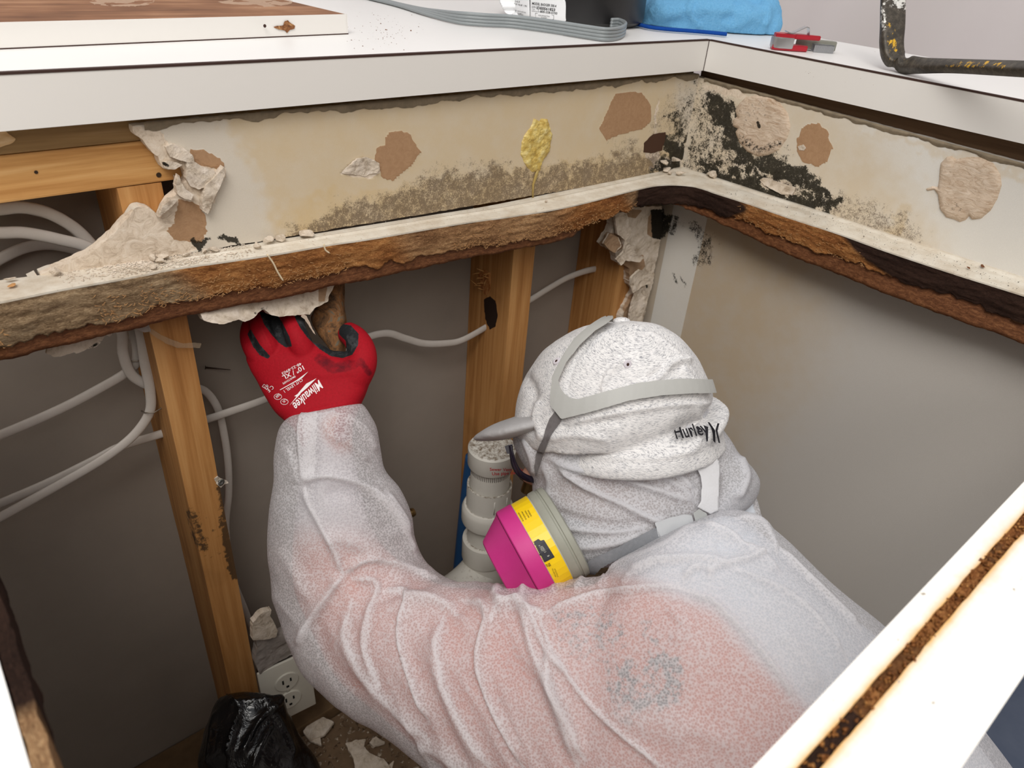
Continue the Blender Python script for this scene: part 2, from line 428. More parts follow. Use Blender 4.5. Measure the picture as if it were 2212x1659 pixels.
back_attrs = {
 'stain': [('p', [(520, 250), (1440, 170), (1440, 420), (620, 520), (600, 400)], 60, .75), ('p', [(620, 440), (1420, 330), (1400, 420), (620, 520)], 40, 1.)],
 'bare': [('p', [(278, 270), (345, 281), (352, 300), (366, 316), (385, 326), (410, 330), (425, 350), (455, 372), (482, 362), (484, 372), (470, 400), (450, 458), (434, 446), (440, 520), (400, 550), (50, 620), (200, 500), (330, 430), (352, 350), (300, 330)], 5, 1.),
          ('p', [(735, 372), (780, 340), (822, 352), (818, 375), (800, 380), (760, 379)], 4, 0.9), ('l', [(1405, 330), (1420, 360), (1440, 350)], 8, 8, .9), ('l', [(1420, 215), (1418, 300)], 2, 6, .5)],
 'paper': [('p', [(410, 324), (440, 325), (470, 340), (484, 360), (470, 366), (430, 358), (415, 345)], 3, 1.),
           ('p', [(388, 436), (415, 440), (434, 446), (443, 480), (436, 520), (410, 522), (380, 516), (362, 500), (380, 480), (378, 460)], 4, 1.),
           ('p', [(841, 287), (860, 284), (884, 289), (897, 311), (908, 329), (888, 354), (866, 376), (849, 389), (825, 383), (819, 358), (810, 340), (812, 322), (834, 315), (832, 297)], 2, 1.),
           ('p', [(1308, 253), (1329, 206), (1362, 197), (1387, 203), (1405, 228), (1407, 260), (1387, 278), (1344, 289), (1311, 304), (1295, 279)], 2, 1.)],
 'grime': [('p', [(640, 508), (700, 488), (745, 462), (800, 452), (880, 424), (930, 404), (962, 388), (1000, 392), (1060, 372), (1100, 384), (1150, 400), (1210, 372), (1240, 384), (1300, 362), (1370, 338), (1405, 350), (1400, 400), (1160, 440), (900, 482)], 56, .86),
           ('l', [(640, 506), (900, 470), (1150, 428), (1400, 378)], 5, 16, .85), ('p', [(1430, 240), (1480, 200), (1520, 300), (1500, 380), (1400, 390)], 30, .5)],
 'mold': [('l', [(1466, 250), (1452, 300), (1462, 350)], 8, 22, .62), ('p', [(1432, 300), (1470, 305), (1474, 370), (1425, 378), (1440, 340)], 10, .95),
          ('l', [(425, 528), (440, 522)], 6, 9, .95), ('l', [(470, 518), (510, 524)], 4, 8, .9), ('l', [(1404, 385), (1430, 340)], 3, 7, .7), ('l', [(1500, 180), (1480, 300)], 3, 14, .42)]}
WARP[0] = 26
wb = slab_grid(None, {'y': YB}, .0021, .0127, back_attrs, 'wall_back', M_DRY, mask=pp, edge=.0012, seed=3); wb['kind'] = 'structure'
# the dark knocked-through hole near the corner
V, F, Q = sheet([(1391, 309), (1411, 290), (1438, 286), (1436, 305), (1430, 325), (1408, 331), (1391, 329)], plane_map(y=YB - .0006), 2.2, .0004, edge=1.5)
obj('torn_hole', V, F, plain('dark_brown_hole', (72, 48, 34), .95), wb, False)
# right wall: fine grid above the counter, coarse below
r_attrs = {
 'stain': [('p', [(1510, 180), (1640, 200), (1760, 270), (1880, 400), (1940, 530), (1700, 460), (1500, 400)], 150, .75), ('l', [(1950, 455), (1925, 505)], 8, 14, 1.), ('l', [(1600, 200), (2212, 380)], 3, 20, .5)],
 'bare': [('p', [(1641, 389), (1650, 383), (1720, 404), (1716, 420), (1690, 420), (1665, 410)], 3, 1.), ('l', [(1530, 185), (1580, 195), (1620, 215)], 8, 10, .52)],
 'paper': [('p', [(1723, 302), (1740, 272), (1765, 268), (1785, 285), (1795, 320), (1788, 345), (1765, 360), (1735, 350), (1722, 325)], 3, 1.)],
 'grime': [('p', [(1500, 340), (1600, 350), (1720, 385), (1800, 430), (1950, 480), (1960, 530), (1800, 480), (1650, 430), (1500, 390)], 46, .62), ('p', [(1500, 190), (1560, 200), (1600, 260), (1580, 380), (1490, 370)], 30, .5),
           ('l', [(1880, 470), (1990, 520)], 6, 24, .5)],
 'mold': [('l', [(1540, 215), (1560, 240), (1572, 265), (1580, 300), (1592, 325), (1614, 343), (1665, 358), (1701, 374), (1745, 392), (1775, 412)], 9, 24, .95),
          ('l', [(1531, 362), (1560, 378), (1593, 385), (1636, 401), (1650, 412)], 8, 24, .95), ('l', [(1690, 425), (1740, 437), (1799, 450)], 6, 20, .95), ('l', [(1640, 412), (1700, 428)], 4, 8, .9),
          ('p', [(1515, 210), (1530, 200), (1575, 330), (1560, 370), (1490, 372), (1495, 300)], 20, .47), ('l', [(1600, 300), (1690, 350)], 12, 30, .45)]}
wr_ = slab_grid(None, {'x': XR}, .0021, .0127, r_attrs, 'wall_right', M_DRYR, mask=[(.766, CZ - .163), (.766, CZ - .33), (0, CZ - .33), (0, CZ - .178), (.2267, CZ - .1744), (.3847, CZ - .1712)], edge=.0008, seed=5)
wr_['kind'] = 'structure'
low_attrs = {'stain': [('p', [(1500, 480), (1600, 500), (1660, 560), (1600, 760), (1480, 900)], 260, .9), ('l', [(1510, 520), (1640, 560)], 2, 40, .5)], 'bare': [],
             'paper': [], 'grime': [('l', [(1530, 520), (1528, 560)], 8, 16, .6), ('l', [(1480, 480), (1560, 530)], 4, 20, .35)],
             'mold': [('p', [(1425, 455), (1452, 465), (1436, 512), (1424, 505)], 8, .9), ('l', [(1462, 470), (1452, 505)], 3, 7, .72), ('l', [(1500, 490), (1522, 520), (1522, 555), (1505, 562)], 8, 12, .5)]}
wl = slab_grid(None, {'x': XR}, .004, .0127, low_attrs, 'wall_right_lower', M_DRYL, mask=[(.766, CZ - .33), (.766, .01), (0, .01), (0, CZ - .33)]); wl['kind'] = 'structure'
WARP[0] = 0
# corner tape strip: a smooth lighter band running down the right wall beside the corner
M_TAPE = mk_drywall('white_corner_tape', (226, 225, 221), (205, 190, 160))
V, F, Q = sheet([(.6495, CZ - .32), (.6495, .02), (.586, .02), (.586, CZ - .32)], lambda Q: (np.c_[np.full(len(Q), XR - .0006), Q], np.tile((-1., 0, 0), (len(Q), 1))), .004, .0005)
px, _ = proj(V); at = {n: paint(px, s) for n, s in low_attrs.items()}; at['stain'] *= .25
at['mold'] = np.maximum(at['mold'], paint(px, [('l', [(1455, 590), (1462, 612)], 1, 4, .62), ('l', [(1470, 600), (1482, 618)], 1, 4, .6)]))
o = obj('corner_tape', V, [f[::-1] for f in F], M_TAPE, wl, False, at)
# ------------------------------------------------------------------ framing
def gridbox(a, b, n):
    a = np.array(a, float); b = np.array(b, float); V = []; F = []
    for ax in range(3):
        i, j = [k for k in range(3) if k != ax]
        for s in (0, 1):
            us = np.linspace(a[i], b[i], n[i] + 1); vs = np.linspace(a[j], b[j], n[j] + 1); k0 = len(V)
            for v in vs:
                for u in us: p = np.zeros(3); p[i] = u; p[j] = v; p[ax] = (a, b)[s][ax]; V.append(p)
            w_ = len(us)
            for r in range(n[j]):
                for c in range(n[i]):
                    f = [k0 + r * w_ + c, k0 + r * w_ + c + 1, k0 + (r + 1) * w_ + c + 1, k0 + (r + 1) * w_ + c]
                    F.append(f if (s == 1) ^ (ax == 1) else f[::-1])
    # weld the seams so that the box is one closed surface
    V = np.array(V); key = {}; idx = []
    for v in np.round(V, 7): idx.append(key.setdefault(tuple(v), len(key)))
    W = np.zeros((len(key), 3)); W[idx] = V; return W, [[idx[q] for q in f] for f in F]
def stud(x0, x1, z0, z1, y0, label, mold=(), name='wall_stud'):
    V, F = gridbox((x0, y0, z0), (x1, y0 + .089, z1), (7, 10, 200))
    V[:, 0] += .0007 * fbm(V, 14, 3, 4)
    px, _ = proj(V)
    o = obj(name, V, F, M_STUD, None, True, {'mold': paint(px, mold)}, loc=((x0 + x1) / 2, y0, z0)); auto_smooth(o)
    return tag(o, label, 'stud', 'pine studs behind the counter')
sl = stud(.1432, .1790, .125, CZ - .2135, .6635, 'pine stud left of the red glove, moldy along its lower right edge',
     [('l', [(478, 1040), (490, 1100), (500, 1200), (508, 1240)], 10, 12, .85), ('l', [(415, 1110), (428, 1160), (440, 1180)], 9, 16, .62), ('l', [(440, 1130), (470, 1200)], 20, 30, .38), ('l', [(330, 700), (345, 840)], 2, 8, .3)])
sm_ = stud(.5950, .6330, .125, CZ - .2135, .6635, 'pine stud in the middle, behind the white capped pipe and cap brim', [('l', [(1150, 820), (1140, 850)], 4, 14, .5)])
sr = stud(.8150, .8530, .125, CZ - .2135, .6635, 'orange-toned pine stud half hidden by torn plaster near the corner')
# splintered cable hole in the middle stud
mh = NT('dark_hole', .9); mh.color((40, 24, 14))
V, F, Q = sheet([(1045, 648), (1058, 640), (1070, 650), (1075, 680), (1070, 705), (1058, 712), (1048, 690)], plane_map(x=.5945), 2.2, .0005, edge=1.5); obj('bored_hole', V, [f[::-1] for f in F], mh.m, sm_, False)
V, F, Q = sheet([(1033, 592), (1045, 582), (1058, 590), (1060, 625), (1050, 640), (1036, 620)], plane_map(x=.5944), 2.2, .0005, edge=2); obj('splintered_knot', V, [f[::-1] for f in F], mk_wood('splinters', (110, 62, 26), (176, 112, 60), (224, 170, 110), (160, 160, 60)), sm_, False)
mb = MB()
for k in range(16):
    a = P(1034 + random.random() * 24, 585 + random.random() * 50, x=.594); d = np.array([-.004 - .008 * random.random(), (random.random() - .5) * .02, (random.random() - .3) * .018])
    mb.tube([a, a + d * .5 + [0, .001, 0], a + d], [.0009, .0007, .0002], 5)
mb.build('splinter', M_PLATE, sm_, True)
p1 = MB().box((-.75, .6635, CZ - .2130), (.9035, .7525, CZ - .1768), bev=.002).build('top_plate', M_PLATE, loc=(.2, .66, CZ - .213)); tag(p1, 'bright knotty pine board under the weathered one, left of the torn plaster', 'board', 'wall top plates')
p2 = MB().box((-.75, .6600, CZ - .1760), (.9035, .7525, CZ - .1395), bev=.002).build('top_plate', M_PLATE2, loc=(.2, .66, CZ - .176)); tag(p2, 'weathered olive brown board directly under the white ledge', 'board', 'wall top plates')
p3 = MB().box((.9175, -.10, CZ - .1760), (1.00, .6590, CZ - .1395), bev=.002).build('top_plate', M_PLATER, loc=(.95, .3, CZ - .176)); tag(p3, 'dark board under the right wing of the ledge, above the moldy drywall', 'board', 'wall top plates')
M_DIRTY = plain('dirty_plate', (104, 84, 62), .9, .1, 0, .3, 40, .5)
pb = MB().box((-.75, .6635, .085), (.9035, .7515, .125), bev=.002).build('bottom_plate', M_DIRTY, loc=(.2, .66, .085)); tag(pb, 'dusty bottom plate of the stud wall beneath the outlet', 'board')
M_RN = plain('rusty_nail', (70, 56, 46), .5, .4, .6)
for (u, v, plane, r) in ((343, 378, .6632, .0022), (78, 372, .6632, .0014)):
    c = P(u, v, y=plane); MB().lathe(c, (0, -1, 0), [(0, r), (.0004, r * .9)], 14).build('nail_head', M_RN, p1)
c = P(343, 378, y=.663)
V, F, Q = sheet([(-20, 285), (12, 284), (36, 302), (20, 312), (-20, 322)], plane_map(y=.6590), 3, .001, edge=2.5, bump=.001, bsc=80); obj('peeled_patch', V, F, mk_wood('peeled_wood', (170, 128, 84), (202, 164, 116), (224, 196, 156), (20, 60, 60)), p2, False)
# ------------------------------------------------------------------ white raised ledge (bar top)
ZL = CZ - .115; ZA = CZ - .154; YL = .640; XL = .8955; XO = 1.122; YO = 1.06
led = thing('bar_ledge', (.2, .64, ZA), 'white laminate L-shaped raised ledge running along the top with dark seam line', 'countertop')
th = .0012
V = [(-.75, YL, ZL), (XL, YL, ZL), (XL, -.15, ZL), (XO, -.15, ZL), (XO, YO, ZL), (-.75, YO, ZL)]
low = [(x, y, ZL - .019) for x, y, z in V]
F = [[0, 1, 4, 5], [1, 2, 3, 4], [6, 11, 10, 7], [7, 10, 9, 8]] + [[i, i + 6, (i + 1) % 6 + 6, (i + 1) % 6] for i in range(6)]
V2 = V + low
V2 = [(x + (.001 if abs(x - XL) < 1e-6 else 0), y + (.001 if abs(y - YL) < 1e-6 else 0), z) for x, y, z in V2]
M_LEDGE = mk_laminate('white_ledge_laminate', (238, 236, 233)); obj('ledge_top', V2, F, M_LEDGE, led, False)
M_APR = mk_laminate('white_edge_laminate', (232, 229, 224))
MB().box((-.75, YL - .0015, ZA), (XL - .0008, YL + .017, ZL - .0016)).build('front_edge', M_APR, led)
MB().box((XL - .0015, -.15, ZA), (XL + .017, YL - .0018, ZL - .0016)).build('front_edge', M_APR, led)
MB().box((-.75, YL - .0020, ZL - .0015), (XL - .001, YL + .003, ZL + .0002)).box((XL - .0020, -.15, ZL - .0015), (XL + .003, YL - .002, ZL + .0002)).box((XL - .0022, YL - .0022, ZA), (XL - .0004, YL - .0006, ZL)).build('edge_seam', M_SEAM, led)
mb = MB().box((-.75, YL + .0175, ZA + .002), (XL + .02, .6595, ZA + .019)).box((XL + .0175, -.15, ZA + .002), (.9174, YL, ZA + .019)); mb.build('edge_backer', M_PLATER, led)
# ragged grey adhesive line along the top of the drywall
def ragged(name, p0, p1, up, out, m, parent, hgt=.008, seed=1, n=260):
    p0 = np.array(p0); p1 = np.array(p1); V = []; F = []
    for i in range(n):
        t = i / (n - 1); c = p0 + (p1 - p0) * t; q = c[None] * 1.
        a = fbm(q, 45, 4, seed)[0]; b = fbm(q, 110, 3, seed + 5)[0]; h = hgt * (.8 + .9 * a + .4 * b)
        o_ = np.array(out) * (.0018 + .0012 * b)
        V += [c, c + o_ + np.array(up) * -.001, c + o_ * .9 - np.array(up) * h * .5, c - np.array(up) * h + np.array(out) * .0002]
    for i in range(n - 1):
        for k in range(3): F.append([i * 4 + k, i * 4 + k + 1, (i + 1) * 4 + k + 1, (i + 1) * 4 + k])
    return obj(name, V, F, m, parent, True)
M_GLUE = plain('grey_dried_adhesive', (128, 116, 98), .85, .1, 0, .25, 90, .5)
ragged('adhesive_bead', (.17, YB - .0003, ZTOP + .002), (.90, YB - .0003, ZTOP + .001), (0, 0, 1), (0, -1, 0), M_GLUE, wb, .0075)
ragged('adhesive_bead', (XR - .0003, .64, CZ - .1635), (XR - .0003, .10, CZ - .1765), (0, 0, 1), (-1, 0, 0), M_GLUE, wr_, .006, 8)
# ------------------------------------------------------------------ lower countertop: what is left of it round the cutout
top = thing('countertop', (.3, .62, CZ - .33), 'water-damaged white countertop remnant with swollen brown particleboard edge around the sink cutout', 'countertop')
Fpx = [(-260, 692), (-60, 660.5), (0, 651.5), (136, 624), (300, 595), (382, 579), (577, 551), (724, 526), (800, 515), (1000, 481), (1102, 467), (1231, 445), (1362, 412), (1400, 403), (1418, 400), (1436, 398.5), (1452, 398), (1475, 399),
       (1500, 402), (1522, 408), (1545, 416), (1617, 439), (1707, 470), (1812, 504), (1914, 541), (2068, 592), (2212, 637), (2330, 676), (2560, 752)]
zs = lambda u: CZ + np.interp(u, [0, 300, 577, 800, 1102, 1450, 1700, 2212], [-.2680, -.2745, -.2790, -.2830, -.2895, -.2905, -.2870, -.2845])
raw = [P(u, v, z=float(zs(u))) for u, v in Fpx]
Fl = np.array(smooth_line(raw, 14))
ln = np.r_[0, np.cumsum(np.linalg.norm(np.diff(Fl, axis=0), axis=1))]
NS = 520; s_ = np.linspace(0, ln[-1], NS); Fl = np.c_[[np.interp(s_, ln, Fl[:, k]) for k in range(3)]].T
cor = np.array([XR + .001, YB + .001])
def backpt(p):
    # foot on the wall: back wall for the left run, right wall for the wing, fanning round the corner
    a = sm((p[0] - .74) / .10)
    b1 = np.array([min(p[0], cor[0]), cor[1]]); b2 = np.array([cor[0], min(p[1], cor[1])])
    if p[0] < .78: q = b1 + np.array([max(0, (p[0] - .68)) * .9, 0])
    elif p[1] < .56: q = b2 + np.array([0, max(0, (p[1] - .48)) * .9])
    else: q = cor
    return np.array([min(q[0], cor[0]), min(q[1], cor[1]), 0])
Bl = np.array([backpt(p) for p in Fl]); Bl[:, 2] = Fl[:, 2]
ker = np.ones(21) / 21
for k in (0, 1): Bl[10:-10, k] = np.convolve(Bl[:, k], ker, 'valid')
Bl[:, 0] = np.minimum(Bl[:, 0], cor[0]); Bl[:, 1] = np.minimum(Bl[:, 1], cor[1])
leftend = sm((.19 - Fl[:, 0]) / .06)[:, None]
NA = 9; V = []; F = []
for i in range(NS):
    for k in range(NA):
        t = k / (NA - 1); p = Fl[i] * (1 - t) + Bl[i] * t; p = p.copy()
        ridge = .0035 * math.exp(-((t - .93) / .06) ** 2) if Fl[i][0] > .79 else .0012 * math.exp(-((t - .62) / .05) ** 2) * (1 - leftend[i][0])
        p[2] += ridge; V.append(p)
for i in range(NS - 1):
    for k in range(NA - 1): a = i * NA + k; F.append([a, a + 1, a + 1 + NA, a + NA][::-1])
V = np.array(V); nV = len(V)
lam_th = .0018
V = np.r_[V, V - [0, 0, lam_th]]
F += [[i + nV for i in f][::-1] for f in F]
F += [[i * NA, (i + 1) * NA, (i + 1) * NA + nV, i * NA + nV][::-1] for i in range(NS - 1)]
obj('laminate_top', V, F, M_LAMD, top, False)
def edge_strip(name, h0, h1, inset, rag, out, seed, rows=14, mt=None):
    tg = np.gradient(Fl[:, :2], axis=0); tg /= np.linalg.norm(tg, axis=1)[:, None]; nrm = np.c_[tg[:, 1], -tg[:, 0]]   # toward the opening
    V = []; UV = []; F = []
    for i in range(NS):
        base = Fl[i].copy(); sv = s_[i]
        lo = h1(sv, Fl[i]) + rag * fbm([[sv * 55, 0, seed]], 1, 4, seed)[0] + rag * .5 * fbm([[sv * 230, 0, seed]], 1, 2, seed)[0]
        for k in range(rows + 3):
            t = min(k / rows, 1.); h = h0 + (lo - h0) * t
            q = [[sv * 60, h * 260, seed]]
            o_ = -inset + out * (.6 * fbm(q, 1, 5, seed)[0] + .22 * math.sin(math.pi * min(t, .97)) + .5 * max(0, fbm([[sv * 150, h * 500, seed]], 1, 3, seed + 3)[0]))
            if k > rows: o_ -= .012 * (k - rows)
            p = base + np.r_[nrm[i] * o_, -h]
            V.append(p); UV.append((sv, h, 0))
    n = rows + 3
    for i in range(NS - 1):
        for k in range(n - 1): a = i * n + k; F.append([a, a + 1, a + 1 + n, a + n])
    V = np.array(V); px, _ = proj(V)
    dark = paint(px, [('p', [(1395, 395), (1480, 400), (1560, 420), (1600, 450), (1540, 480), (1380, 450)], 30, .85), ('p', [(1820, 500), (1960, 560), (2230, 650), (2230, 700), (2080, 650), (1960, 610), (1880, 560)], 22, .85),
                      ('p', [(20, 670), (125, 650), (118, 700), (60, 740), (0, 745)], 25, .35), ('l', [(1400, 402), (1812, 508), (2212, 640)], 1, 6, .4)])
    grey = paint(px, [('p', [(-60, 640), (330, 590), (420, 660), (200, 700), (-60, 770)], 60, .85), ('p', [(880, 480), (1200, 440), (1180, 500), (900, 540)], 60, .4), ('l', [(1380, 420), (1440, 440)], 15, 30, .6)])
    return obj(name, V, F, mt or M_FIB, top, True, {'uvw': np.array(UV), 'dark': dark, 'grey': grey})
hL = lambda s, p: np.interp(p[0], [0, .1, .3, .5, .6, .75, .84], [.036, .034, .031, .031, .034, .026, .025]) if p[1] > .58 or p[0] < .83 else np.interp(p[1], [0, .3, .45, .57], [.027, .027, .028, .024])
h2 = lambda s, p: np.interp(p[0], [0, .3, .55, .645, .665, .80, .845], [.047, .044, .042, .041, .020, .022, .030]) if p[1] > .585 or p[0] < .8 else np.interp(p[1], [0, .2, .4, .58], [.048, .046, .046, .032])
edge_strip('particleboard_core', .0016, hL, -.0005, .0055, .0036, 2, 20)
edge_strip('buildup_strip', .018, lambda s, p: h2(s, p) + .0030, .0030, .0016, .0010, 6, 8, M_FIB2)
# front rail with the rusty split, and the left rim
zr = CZ - .285
def noisybox(a, b, n, amp, seed, m, name, at=None, axis=0):
    nn = [2, 2, 6]; nn[axis] = n; V, F = gridbox(a, b, nn)
    V += amp * np.c_[fbm(V, 90, 3, seed), fbm(V, 90, 3, seed + 1), fbm(V, 90, 3, seed + 2)] * (np.arange(3) != axis)
    return V, F
m = NT('stained_rail_laminate', .35, .35)
st = m.attr('rust'); f = m.rng(m.ma('ADD', st, m.ma('MULTIPLY', m.ma('SUBTRACT', m.noise(60, 5, .7), .5), .7)), .1, .9)
col = m.mix(f, m.mix(m.noise(9, 3), (238, 234, 226), (246, 243, 236)), (222, 176, 112)); col = m.mix(m.ma('GREATER_THAN', m.noise(160, 2), .74), col, (170, 160, 146)); m.color(col)
def railtop(x0, x1, y0, y1, name):
    us = np.linspace(x0, x1, 160); vs = np.linspace(y0, y1, 14)
    V, F = grid(us, vs, lambda u, v: np.array([u, v, zr])); V = V.copy(); nV = len(V)
    e = np.abs(V[:, 1] - .0375) < 1e-9; e2 = np.abs(V[:, 1] - .0312) < 1e-9
    V[e | e2, 1] += .0009 * fbm(V[e | e2], 110, 4, 3)
    rust = np.exp(-np.abs(V[:, 1] - .0343 + .0031 * np.sign(.0343 - V[:, 1])) / .0024) * .95
    b = V - [0, 0, .0016]; fs = [f for f in F] + [[i + nV for i in f[::-1]] for f in F]
    n = len(us); m_ = len(vs)
    fs += [[i + 1, i, i + nV, i + 1 + nV] for i in range(n - 1)] + [[(m_ - 1) * n + i, (m_ - 1) * n + i + 1, (m_ - 1) * n + i + 1 + nV, (m_ - 1) * n + i + nV] for i in range(n - 1)]
    obj(name, np.r_[V, b], fs, m.m, top, False, {'rust': np.r_[rust, rust]})
railtop(-.02, .893, .0375, .0490, 'rail_laminate'); railtop(-.02, .893, -.0062, .0312, 'rail_laminate')
V, F = noisybox((-.02, -.0055, zr - .038), (.893, .0484, zr - .0022), 400, .0007, 3, None, '')
UV = np.c_[V[:, 0], V[:, 1] * .6 + V[:, 2], V[:, 2] * 0]
obj('rail_core', V, F, M_FIB, top, False, {'uvw': UV, 'dark': .25 + .6 * (fbm(V, 14, 3, 8) > .0) * (V[:, 1] > .01), 'grey': np.zeros(len(V))})
mb = MB()
for k in range(900):
    x = random.uniform(.0, .88); y = random.uniform(.0310, .0378); a = np.array([x, y, zr - .0018 + random.uniform(0, .0016)])
    r = random.uniform(.0004, .0013); mb.tube([a, a + [random.uniform(-.003, .003), random.uniform(-.0008, .0008), random.uniform(-.0002, .0008)]], [r, r * .4], 5)
mb_V = np.array(mb.V); o = obj('rusty_crumbs', mb.V, mb.F, mk_wood('rusty_particles', (52, 28, 14), (120, 72, 30), (190, 138, 76), (150, 150, 150)), top, True); o['kind'] = 'stuff'
zl = CZ - .285
V, F = noisybox((-.0262, -.006, zl - .040), (-.0195, .60, zl + .0004), 300, .0016, 11, None, '', axis=1)
UV = np.c_[V[:, 1], V[:, 2] + V[:, 0], V[:, 2] * 0]
obj('rim_core', V, F, M_FIB, top, False, {'uvw': UV, 'dark': np.clip(.15 + .9 * sm((V[:, 1] - .235) / .03), 0, 1), 'grey': np.full(len(V), .5)})
MB().box((-.65, -.006, zl - .002), (-.0268, .600, zl + .0006)).box((-.65, .6, zl - .0015), (-.06, .646, zl + .001)).build('rim_laminate', M_LAM, top)
MB().box((-.65, -.0055, zl - .04), (-.0272, .640, zl - .003)).build('rim_substrate', M_PLATE2, top)
# unseen panels added under the left counter to darken the cavity, plus the cabinet floor that the debris lies on
cb = thing('base_cabinet', (.3, .3, .02), 'white base cabinet with debris-covered bottom board and unseen light-blocking panels under the cut counter', 'cabinet')
MB().box((-.02, .045, .085), (.888, .661, .103)).build('bottom_board', plain('dirty_board', (112, 92, 72), .9, .1, 0, .3, 30, .5), cb)
MB().box((-.72, .0, .0), (-.02, .018, CZ - .33)).build('front_light_block', M_LAM, cb)
MB().box((-.72, .018, .0), (-.702, .66, CZ - .33)).build('side_light_block', M_LAM, cb)
MB().box((-.02, .03, .0), (.888, .045, .103)).build('toe_board', M_LAM, cb)
# ------------------------------------------------------------------ lofts: rows of left/right outline points with their distance from the lens and a depth radius
def loft(rows, n=40, sub=6, close=True, power=2.0, front=1., back=1., tilt=None):
    """rows: ((uL,vL),(uR,vR),t,depth_radius) or with (tL,tR) as t"""
    K = []
    for (a, b, t, dr) in rows:
        tL, tR = t if isinstance(t, tuple) else (t, t)
        K.append(np.r_[P(a[0], a[1], t=tL), P(b[0], b[1], t=tR), dr])
    K = np.array(smooth_line(K, sub)) if sub > 1 else np.array(K); V = []; F = []; N = len(K)
    C = (K[:, :3] + K[:, 3:6]) / 2; T = np.gradient(C, axis=0)
    for i in range(N):
        a = (K[i, 3:6] - K[i, :3]) / 2; c = C[i]; ah = a / np.linalg.norm(a)
        tg = T[i] - ah * (T[i] @ ah); tg /= np.linalg.norm(tg) + 1e-9
        b = np.cross(ah, tg); vd = CAM - c
        if tilt is not None: b = R.T @ np.array([0, math.sin(math.radians(tilt)), -math.cos(math.radians(tilt))]); b = b - ah * (b @ ah); b /= np.linalg.norm(b)
        if b @ vd < 0: b = -b
        for k in range(n):
            an = 2 * math.pi * k / n; cs, sn = math.cos(an), math.sin(an)
            cs_ = math.copysign(abs(cs) ** (2 / power), cs); sn_ = math.copysign(abs(sn) ** (2 / power), sn)
            V.append(c + a * cs_ + b * K[i, 6] * sn_ * (front if sn > 0 else back))
    for i in range(N - 1):
        for k in range(n): F.append([i * n + k, i * n + (k + 1) % n, (i + 1) * n + (k + 1) % n, (i + 1) * n + k])
    if close: F += [list(range(n))[::-1], [(N - 1) * n + k for k in range(n)]]
    return V, F
def remeshed(parts, voxel, smooth_it=6, fac=.5):
    """union of closed meshes as one continuous surface; returns numpy vertices, faces"""
    V = []; F = []
    for v, f in parts:
        k = len(V); V += list(v); F += [[i + k for i in q] for q in f]
    me = bpy.data.meshes.new('tmp'); me.from_pydata([tuple(map(float, v)) for v in V], [], [tuple(map(int, f)) for f in F]); me.update()
    o = bpy.data.objects.new('tmp', me); COL.objects.link(o)
    r = o.modifiers.new('r', 'REMESH'); r.mode = 'VOXEL'; r.voxel_size = voxel; r.adaptivity = 0
    if smooth_it: sm2 = o.modifiers.new('s', 'SMOOTH'); sm2.iterations = smooth_it; sm2.factor = fac
    dg = bpy.context.evaluated_depsgraph_get(); dg.update()
    m2 = bpy.data.meshes.new_from_object(o.evaluated_get(dg))
    n = len(m2.vertices); A = np.empty(n * 3); m2.vertices.foreach_get('co', A); A = A.reshape(-1, 3)
    FF = [list(p.vertices) for p in m2.polygons]
    bpy.data.objects.remove(o); bpy.data.meshes.remove(me); bpy.data.meshes.remove(m2); return A, FF
def vnormals(V, F):
    F4 = np.array([f if len(f) == 4 else (list(f) + [f[-1]])[:4] for f in F]); V = np.asarray(V)
    n = np.cross(V[F4[:, 2]] - V[F4[:, 0]], V[F4[:, 3]] - V[F4[:, 1]]); N = np.zeros_like(V)
    for k in range(4): np.add.at(N, F4[:, k], n)
    N /= np.linalg.norm(N, axis=1)[:, None] + 1e-12; return N
def facing(V, N):
    d = CAM - V; d /= np.linalg.norm(d, axis=1)[:, None]; return (N * d).sum(1)
def fold(V, F, folds, N=None):
    """folds: (pixel polyline, width px, height m[, mode]); a real ridge (or, if negative, a groove) on the side facing the lens"""
    N = vnormals(V, F) if N is None else N; px, z = proj(V); fc = facing(V, N); D = np.zeros(len(V)); act = np.clip((fc + .02) / .2, 0, 1)
    for fd in folds:
        pts, w_, h = fd[:3]; mode = fd[3] if len(fd) > 3 else 'r'
        pts = smooth_line(pts, 5) if len(pts) > 2 else pts
        A = np.array([p[:2] for p in pts]); bb = (px[:, 0] > A[:, 0].min() - 4 * w_) & (px[:, 0] < A[:, 0].max() + 4 * w_) & (px[:, 1] > A[:, 1].min() - 4 * w_) & (px[:, 1] < A[:, 1].max() + 4 * w_)
        ids = np.where(bb & (act > 0))[0]
        if len(ids) == 0: continue
        d, al, sd = seg_dist(px[ids], pts); taper = sm(al / .14) * sm((1 - al) / .14) if mode != 'e' else 1.
        if mode == 'c': prof = np.where(sd > 0, np.exp(-(d / w_) ** 2), np.exp(-(d / (w_ * .35)) ** 2))     # cliff: soft on one side, sharp on the other
        elif mode == 'C': prof = np.where(sd < 0, np.exp(-(d / w_) ** 2), np.exp(-(d / (w_ * .35)) ** 2))
        else: prof = np.exp(-(d / w_) ** 2)
        D[ids] += h * prof * taper
    return V + N * (D * act)[:, None]
